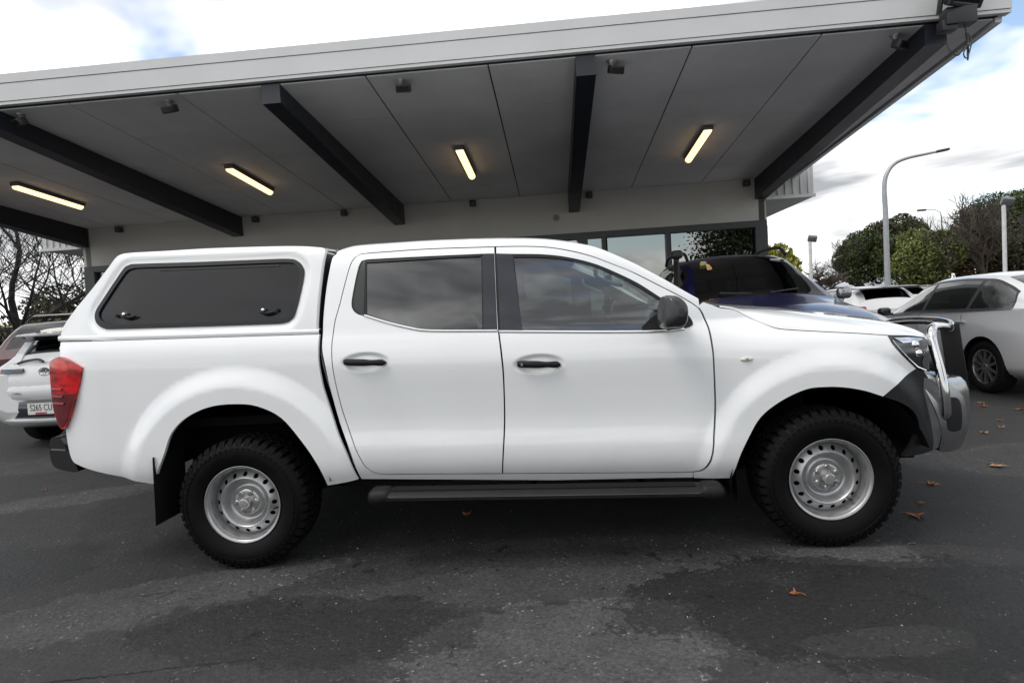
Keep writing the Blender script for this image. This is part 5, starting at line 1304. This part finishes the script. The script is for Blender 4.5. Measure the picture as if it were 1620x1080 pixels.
ink = mat('plate_ink', (.02, .02, .025), .5)
tx = text('S265 CU', .088, (-.8625, .07, .525), ink, hat, back); tx.scale = (.88, 1.25, 1)
text('COROLLA', .034, (-.845, .36, .705), mat('badge_dark', (.10, .10, .11), .3), hat, back)
bd = MB()
def ell(cx_, cz_, rx, rz, r_=.005): bd.tube([(-.846, cx_+rx*math.cos(a), cz_+rz*math.sin(a)) for a in [2*PI*k/28 for k in range(29)]], r_, 6, cap=False)
ell(0, .955, .068, .047, .006); ell(0, .972, .040, .016); ell(0, .952, .018, .040)
bd.build('badge', chrome, hat); MB().lathe([(0, -.842), (.05, -.842), (.062, -.834)], 28, (0, 0, 0), axis='x').build('badge_disc', mat('badge_blue', (.01, .015, .03), .2), hat).matrix_local = Matrix.Translation((0, 0, .955)) @ Matrix.Diagonal((1, 1.05, .74, 1))
MB().tube(catmull([(-.79, .05, 1.075), (-.76, .15, 1.105), (-.75, .32, 1.09), (-.765, .40, 1.065)], 5), .016, 6).build('rear_wiper', blk, hat)
MB().rbox((-.85, -.10, .735), (.02, .22, .02), .006, 2).build('tailgate_grip', blk, hat)

# --- dark SUV beyond it
SUV = [(-.92, .55, .62, .62, .82, .8, .86, 1.02, .82, 1.05, .76, 1.07), (-.86, .45, .66, .52, .86, .8, .90, 1.08, .86, 1.14, .76, 1.18), (-.66, .32, .7, .42, .89, .8, .92, 1.10, .87, 1.48, .66, 1.54), (-.50, .28, .72, .38, .90, .8, .925, 1.10, .88, 1.60, .62, 1.65), (.4, .24, .74, .36, .90, .78, .93, 1.08, .88, 1.64, .62, 1.69), (1.2, .24, .74, .36, .90, .76, .93, 1.06, .88, 1.62, .62, 1.68), (1.55, .24, .74, .36, .9, .76, .93, 1.05, .87, 1.55, .62, 1.62), (2.1, .24, .74, .36, .9, .76, .93, 1.04, .86, 1.22, .68, 1.29), (2.35, .26, .74, .38, .9, .76, .92, 1.03, .85, 1.09, .72, 1.14), (3.2, .28, .70, .40, .86, .74, .88, .96, .80, 1.0, .66, 1.05), (3.55, .36, .6, .46, .7, .66, .72, .82, .66, .86, .5, .88)]
redp = mat('dark_red_paint', (.075, .008, .012), .25, coat=1.0)
suv = thing('suv', 'dark red SUV with black roof rack half hidden behind the white hatchback', 'car', (-6.75, 7.3, 0), PI/2+.05)
car_loft(suv, SUV, redp, gl_dark, ((0, .37), (2.7, .37)), .40, [(-.52, 2.2, .3, -1.0)], (1.5, 2.3), (-.84, -.5), step=.045, pillars=(.3, 1.2))
put_wheels(suv, W_UTE, ((0, 0), (2.7, 0)), .91, .37)
for s in (1, -1): MB().tube(catmull([(-.4, .56*s, 1.66), (-.3, .56*s, 1.72), (.5, .56*s, 1.76), (1.1, .56*s, 1.74), (1.25, .56*s, 1.66)], 5), .018, 6).build('roof_rail', mat('rail_black', (.02, .02, .021), .4), suv)
for x in (-.1, .8): MB().rbox((x, 0, 1.78), (.07, 1.35, .025), .01, 2).build('cross_bar', mat('bar_alloy', (.5, .5, .5), .3, metal=.7), suv)

# --- more parked cars in the row beyond
def copy_tree(o, parent=None):
    c = o.copy(); COL.objects.link(c); c.parent = parent
    for ch in list(o.children): copy_tree(ch, c)
    return c
far = thing('hatchback', 'white hatchback with black rear spoiler between the blue pickup and the silver sedan', 'car', (8.95, 10.5, 0), PI/2-.05, 'white cars in the far row')
car_loft(far, HAT, wcar, gl_dark, ((0, .32), (2.64, .32)), .35, [(-.30, 2.05, .55, -1.0)], (1.35, 2.15), (-.66, -.30), step=.05)
put_wheels(far, W_AL5, ((0, 0), (2.64, 0)), .88, .31)
MB().prism([(-.30, 1.43), (-.70, 1.40), (-.68, 1.375), (-.34, 1.38)], -.60, .60, 'y').build('roof_spoiler', black_gl, far, 0)
for s in (1, -1): MB().rbox((-.77, .68*s, .97), (.09, .36, .11), .03, 3).build('tail_lamp', mat('tail_lamp_red', (.33, .01, .012), .15, coat=1.0), far)
for loc, rz, lb in (((12.2, 15.2, 0), PI/2, 'white hatchback roof showing over the far row, right of the lamp post'), ((12.7, 20.0, 0), PI/2+.1, 'white hatchback far back, left of the tall lamp post beside the blue pickup')):
    c = copy_tree(far); c.location = loc; c.rotation_euler = (0, 0, rz); c['label'] = lb

# ------------------------------------------------------------------ trees, poles, leaves
bark = mat('bark_grey', (.075, .062, .052), .9, var=.35, vscale=9)
bark_d = mat('bark_dark', (.030, .026, .024), .9, var=.3, vscale=9)
def leafmat(name, c1, c2):
    if name in MATS: return MATS[name]
    m = bpy.data.materials.new(name); m.use_nodes = True; t = m.node_tree; b = t.nodes['Principled BSDF']; b.inputs['Roughness'].default_value = .6; b.inputs['Specular IOR Level'].default_value = .25
    g_ = t.nodes.new('ShaderNodeNewGeometry'); rp = t.nodes.new('ShaderNodeValToRGB'); rp.color_ramp.elements[0].color = (*c1, 1); rp.color_ramp.elements[1].color = (*c2, 1)
    t.links.new(g_.outputs['Random Per Island'], rp.inputs[0])
    tcn = t.nodes.new('ShaderNodeTexCoord'); nz = t.nodes.new('ShaderNodeTexNoise'); nz.inputs['Scale'].default_value = .8; nz.inputs['Detail'].default_value = 3; t.links.new(tcn.outputs['Object'], nz.inputs['Vector'])
    mr_ = t.nodes.new('ShaderNodeMapRange'); mr_.inputs[1].default_value = .35; mr_.inputs[2].default_value = .65; mr_.inputs[3].default_value = .6; mr_.inputs[4].default_value = 1.5; t.links.new(nz.outputs[0], mr_.inputs[0])
    mx = t.nodes.new('ShaderNodeMix'); mx.data_type = 'RGBA'; mx.blend_type = 'MULTIPLY'; mx.inputs[0].default_value = 1; t.links.new(rp.outputs[0], mx.inputs[6]); t.links.new(mr_.outputs[0], mx.inputs[7]); t.links.new(mx.outputs[2], b.inputs['Base Color'])
    MATS[name] = m; return m
def branches(rng, base, height, spread, depth, r0, nchild=3, upward=.55, first=.32, crook=.22):
    tubes = []; tips = []
    def grow(p, d, ln, r, lev):
        path = [p.copy()]; n = 4; q = p.copy(); dd = d.copy()
        for k in range(n):
            dd = (dd+Vector((rng.uniform(-1, 1), rng.uniform(-1, 1), rng.uniform(-.6, .9)))*crook).normalized()
            q = q+dd*ln/n; path.append(q.copy())
        r1 = r*.62; tubes.append((path, [r+(r1-r)*i/n for i in range(n+1)], lev))
        if lev >= depth: tips.append((q, dd)); return
        if lev >= depth-1: tips.append((path[2], dd))
        for c in range(nchild if lev else nchild+1):
            a = rng.uniform(0, 2*PI); s = path[rng.randint(2, n)]
            side = Vector((math.cos(a), math.sin(a), 0)); nd_ = (dd*upward+side*(1-upward)*spread+Vector((0, 0, .18))).normalized()
            grow(s, nd_, ln*rng.uniform(.6, .85), r1*rng.uniform(.6, .85), lev+1)
        grow(q, dd, ln*.72, r1*.9, lev+1)
    grow(Vector(base), Vector((rng.uniform(-.08, .08), rng.uniform(-.08, .08), 1)).normalized(), height*first, r0, 0)
    return tubes, tips
def tree(name, label, loc, height, spread=1.0, r0=.2, depth=4, seed=1, leaf=None, nleaf=0, lsize=.2, crown=None, cat='tree', bk=None, group=None, minr=.006, nchild=3, first=.32, upward=.55, clump=.55):
    rng = random.Random(seed); t_ = thing(name, label, cat, loc, 0, group)
    tb, tips = branches(rng, (0, 0, 0), height, spread, depth, r0, nchild, first=first, upward=upward)
    mx = max(max(p.z for p in pa) for pa, _, _ in tb); k = height/mx
    m = MB()
    for pa, rr, lev in tb: m.tube([p*k for p in pa], [max(minr, r*k) for r in rr], 7 if lev < 2 else (5 if lev < 4 else 3), cap=False)
    m.build('trunk', bk or bark, t_, 60)
    if leaf:
        lm = MB(); pts = [(p*k, d) for p, d in tips]
        if crown:      # (centre z, rx, ry, rz, lobes)
            cz, rx, ry, rz, nl = crown; lob = []
            for i in range(nl):
                a = rng.uniform(0, 2*PI); u = rng.uniform(-.8, 1); rad = math.sqrt(max(0, 1-u*u*.9)); s = rng.uniform(.45, .8)
                lob.append((Vector((rx*rad*math.cos(a)*s, ry*rad*math.sin(a)*s, cz+rz*u*s)), rng.uniform(.28, .50)))
            for i in range(nleaf):
                c, s = lob[rng.randrange(nl)]
                while True:
                    v = Vector((rng.uniform(-1, 1), rng.uniform(-1, 1), rng.uniform(-1, 1)))
                    if .35 < v.length < 1: break
                v = v.normalized()*(v.length**.4)
                pts_c = c+Vector((v.x*rx*s, v.y*ry*s, v.z*rz*s)); leafq(lm, rng, pts_c, lsize*rng.uniform(.5, 1.4))
        else:
            for i in range(nleaf):
                p, d = pts[rng.randrange(len(pts))]; leafq(lm, rng, p+Vector((rng.gauss(0, clump), rng.gauss(0, clump), rng.gauss(0, clump*.8))), lsize*rng.uniform(.6, 1.3))
        lm.build('crown', leaf, t_, 0)
    return t_
def leafq(m, rng, p, s):
    n = Vector((rng.gauss(0, 1), rng.gauss(0, 1), rng.gauss(.4, 1)))
    if n.length < 1e-3: n = Vector((0, 0, 1))
    n.normalize(); a = n.orthogonal().normalized(); b = n.cross(a); an = rng.uniform(0, 6.28); a, b = a*math.cos(an)+b*math.sin(an), b*math.cos(an)-a*math.sin(an)
    m.add([p-a*s*.5, p+b*s*.28+n*s*.06, p+a*s*.5, p-b*s*.28+n*s*.06], [(0, 1, 2, 3)])
g_dark = leafmat('leaf_dark_green', (.024, .036, .014), (.080, .105, .034))
g_mid = leafmat('leaf_mid_green', (.055, .075, .022), (.17, .185, .055))
g_yel = leafmat('leaf_yellow_green', (.14, .16, .02), (.42, .40, .05))
g_brn = leafmat('leaf_brown', (.060, .045, .028), (.17, .105, .04))
g_oli = leafmat('leaf_olive', (.034, .036, .022), (.105, .10, .055))
# left
tree('bare_tree', 'leafless dark-branched tree under the canopy edge at the far left', (-12.6, 12.6, 0), 7.4, 1.25, .085, 5, 12, bk=bark_d, minr=.007, first=.22, upward=.5, nchild=3)
tree('bare_tree', 'thinner leafless tree right of the first, beside the showroom corner', (-12.8, 16.5, 0), 5.6, 1.5, .05, 4, 23, bk=bark_d, minr=.008, first=.2, upward=.42, nchild=3)
tree('evergreen_bush', 'dark olive evergreen tree low behind the white hardtop at left', (-16.6, 20.0, 0), 3.4, 1.0, .12, 3, 5, leaf=g_oli, nleaf=7000, lsize=.16, crown=(2.1, 2.2, 2.0, 1.35, 16), cat='tree')
tree('evergreen_bush', 'dark olive evergreen tree at the far left edge behind the SUV', (-21.5, 22.0, 0), 2.6, 1.0, .10, 3, 6, leaf=g_oli, nleaf=6000, lsize=.16, crown=(1.6, 2.4, 2.0, 1.0, 14), cat='tree')
# right
GR = 'trees along the far side of the lot'
tree('leafy_tree', 'dense green tree at the left end of the right-hand trees', (29.6, 50, 0), 6.4, 1.0, .25, 4, 31, leaf=g_dark, nleaf=19200, lsize=.24, crown=(3.9, 2.5, 2.4, 2.6, 26), group=GR)
tree('leafy_tree', 'bright yellow-green tree behind the tall street lamp', (32.4, 47, 0), 6.3, 1.0, .25, 4, 32, leaf=g_mid, nleaf=19200, lsize=.24, crown=(3.5, 2.9, 2.4, 2.7, 22), group=GR)
tree('leafy_tree', 'tall olive tree right of the street lamp', (34.4, 53, 0), 8.1, 1.0, .25, 4, 33, leaf=g_oli, nleaf=19200, lsize=.26, crown=(4.9, 3.2, 2.6, 3.2, 24), group=GR)
tree('leafy_tree', 'brown autumn tree in front of the dark trees on the right', (37.4, 50, 0), 6.9, 1.0, .25, 4, 34, leaf=g_brn, nleaf=14400, lsize=.22, crown=(3.7, 3.4, 2.4, 2.9, 30), group=GR)
tree('leafy_tree', 'broad dark dome-shaped tree at the right edge', (45.5, 54, 0), 10.3, 1.0, .35, 4, 35, leaf=g_dark, nleaf=35200, lsize=.28, crown=(5.7, 5.2, 3.2, 4.4, 40), group=GR)
tree('leafy_tree', 'dark brown-green tree low in front of the dome-shaped one', (42.5, 49, 0), 6.4, 1.0, .3, 4, 36, leaf=g_oli, nleaf=20800, lsize=.24, crown=(3.4, 4.0, 2.6, 2.8, 34), group=GR)
tree('bare_tree', 'pale leafless tree rising above the brown tree on the right', (37.0, 46.5, 0), 9.1, 1.1, .16, 5, 41, minr=.02, bk=bark, first=.3)
tree('bare_tree', 'pale leafless tree in front of the dark dome tree', (40.8, 44, 0), 8.0, 1.2, .16, 5, 42, minr=.02, bk=bark, first=.3)
tree('bare_bush', 'low leafless bush behind the short floodlight pole', (23.6, 45, 0), 4.1, 1.6, .12, 5, 43, minr=.018, bk=bark, first=.16, upward=.35, cat='tree')
tree('yellow_tree', 'small golden-yellow tree beside the showroom corner', (16.0, 35, 0), 4.9, 1.0, .12, 4, 44, leaf=g_yel, nleaf=5000, lsize=.26, crown=(3.2, 1.5, 1.3, 1.7, 14))
# trees across the street behind the camera, seen mirrored in the showroom glass
tree('leafy_tree', 'dark tree across the street, seen only mirrored in the right showroom window', (12.0, -22, 0), 8.0, 1.1, .16, 5, 52, leaf=g_dark, nleaf=6400, lsize=.28, bk=bark_d, clump=.6)

# low white wall far behind the cars
wl_ = MB().box((24, 41.5, .75), (16, .25, 1.5)).build('boundary_wall', mat('wall_white', (.62, .62, .60), .8, var=.1, vscale=1), None, 0); tag(wl_, 'low white boundary wall under the right-hand trees', 'wall')
# street lamps and poles
galv = mat('galvanised', (.36, .37, .38), .45, metal=.5, var=.1, vscale=3)
sl = thing('street_lamp', 'tall grey gooseneck street lamp rising in front of the trees', 'street lamp', (18.42, 27, 0))
pth = catmull([(0, 0, 0), (0, 0, 2.5), (0, 0, 5.0), (-.02, 0, 6.3), (.12, 0, 6.95), (.50, 0, 7.40), (1.1, 0, 7.62), (1.9, 0, 7.74), (2.6, 0, 7.84)], 6)
MB().tube(pth, [.14-.09*i/(len(pth)-1) for i in range(len(pth))], 10).build('pole', galv, sl, 60)
MB().rbox((2.72, 0, 7.86), (.62, .22, .12), .05, 3, Matrix.Rotation(R(-8), 3, 'Y')).build('lamp_head', mat('lamp_head_dark', (.06, .06, .065), .5), sl)
s2 = thing('street_lamp', 'distant street lamp whose small head shows above the brown tree', 'street lamp', (46.0, 66, 0))
MB().tube([(0, 0, 0), (0, 0, 9.0), (-.1, 0, 9.6), (-.7, 0, 9.95), (-1.6, 0, 9.98)], [.09, .06, .04, .03, .03], 8).build('pole', mat('pole_dull', (.16, .16, .16), .6), s2, 60)
MB().rbox((-2.1, 0, 9.98), (.9, .3, .2), .06, 3).build('lamp_head', mat('lamp_head_dark', (.06, .06, .065), .5), s2)
whp = mat('white_pole', (.62, .62, .61), .5, var=.15, vscale=4)
for loc, h, lb in (((19.6, 38, 0), 5.0, 'short white floodlight pole near the showroom corner'), ((26.1, 30, 0), 5.55, 'white pole with angled floodlight in front of the dark trees')):
    p_ = thing('floodlight_pole', lb, 'light pole', loc)
    MB().tube([(0, 0, 0), (0, 0, h)], .10, 10).build('pole', whp, p_, 60)
    MB().rbox((.12, -.1, h+.08), (.55, .28, .40), .05, 2, Matrix.Rotation(R(35), 3, 'X') @ Matrix.Rotation(R(-20), 3, 'Z')).build('floodlight_head', mat('flood_grey', (.16, .16, .17), .5), p_)

# fallen leaves
lf = [mat('leaf_rust', (.26, .085, .030), .7, var=.3, vscale=40), mat('leaf_tan', (.36, .20, .10), .7, var=.3, vscale=40), mat('leaf_ochre', (.30, .12, .05), .75, var=.3, vscale=40)]
def leaf_mesh(rng, r):
    m = MB(); pts = []
    tips = [(0, 1.0), (50, .85), (100, .62), (150, .30), (180, .18), (210, .30), (260, .62), (310, .85)]
    for i, (a, q) in enumerate(tips):
        pts.append((a, q)); nx = tips[(i+1) % 8]; b = (a+(nx[0] if nx[0] > a else nx[0]+360))/2
        pts.append((b, min(q, nx[1])*.50))
    n = len(pts); k1, k2 = rng.uniform(.2, .6), rng.uniform(.1, .5); ph = rng.uniform(0, 6)
    V = [(0, 0, .010)]
    for s_ in (.5, 1.0):
        for a, q in pts:
            x = q*r*s_*math.cos(R(a)); y = q*r*s_*math.sin(R(a)); V.append((x, y, .010+k1*(y*y)/r*.9+k2*abs(x)*.35*s_+.006*math.sin(a*.09+ph)))
    F = []
    for i in range(n):
        j = (i+1) % n; F.append((0, 1+i, 1+j)); F.append((1+i, 1+n+i, 1+n+j, 1+j))
    F = [tuple(q) for q in F]; m.add(V, F); zmin = min(v[2] for v in m.v); m.v = [(v[0], v[1], v[2]-zmin+.002) for v in m.v]
    m.tube([(-.15*r, 0, .012), (-.5*r, .03*r, .014), (-.95*r, .02*r, .010)], .0018, 4)
    return m
LV = [((3.81, .429), .085, 0, 'large curled rust leaf just ahead of the front wheel'), ((4.239, .995), .065, 2, 'tan leaf lying between the front wheel and the large flat leaf'), ((4.929, 1.356), .095, 1, 'large flat tan leaf on the pale tarmac right of the bull bar'), ((5.575, 2.387), .06, 1, 'pale leaf right of the bull bar tip'), ((5.852, 2.551), .045, 1, 'small pale leaf below the sedan wheel'),
      ((6.42, 3.62), .07, 2, 'rust leaf beside the sedan rear tyre, nearer the bull bar'), ((6.52, 3.80), .05, 1, 'small tan leaf touching the shade by the sedan rear tyre'), ((6.602, 3.351), .075, 0, 'reddish leaf at the right edge under the sedan'), ((2.758, -.48), .042, 0, 'orange leaf alone on the dark tarmac in front'), ((-2.79, 1.861), .035, 0, 'tiny dark red leaf behind the mud flap'),
      ((1.122, .75), .05, 2, 'brown leaf under the side step'), ((6.05, 2.85), .035, 2, 'small dark leaf fragment near the sedan wheel'), ((3.96, .62), .03, 1, 'small pale scrap beyond the large curled leaf')]
for i, ((x, y), r_, mi, lb) in enumerate(LV):
    rng = random.Random(100+i); o = leaf_mesh(rng, r_).build('fallen_leaf', lf[mi], None, 60); o.location = (x, y, 0); o.rotation_euler = (0, 0, rng.uniform(0, 6.28)); tag(o, lb, 'leaf', 'fallen plane-tree leaves')
tw = MB().tube(catmull([(0, 0, .006), (.02, .012, .010), (.045, .010, .006)], 4), .004, 5).build('twig', bark, None); tw.location = (3.517, .001, 0); tag(tw, 'short dark twig on the tarmac ahead of the front tyre', 'twig')
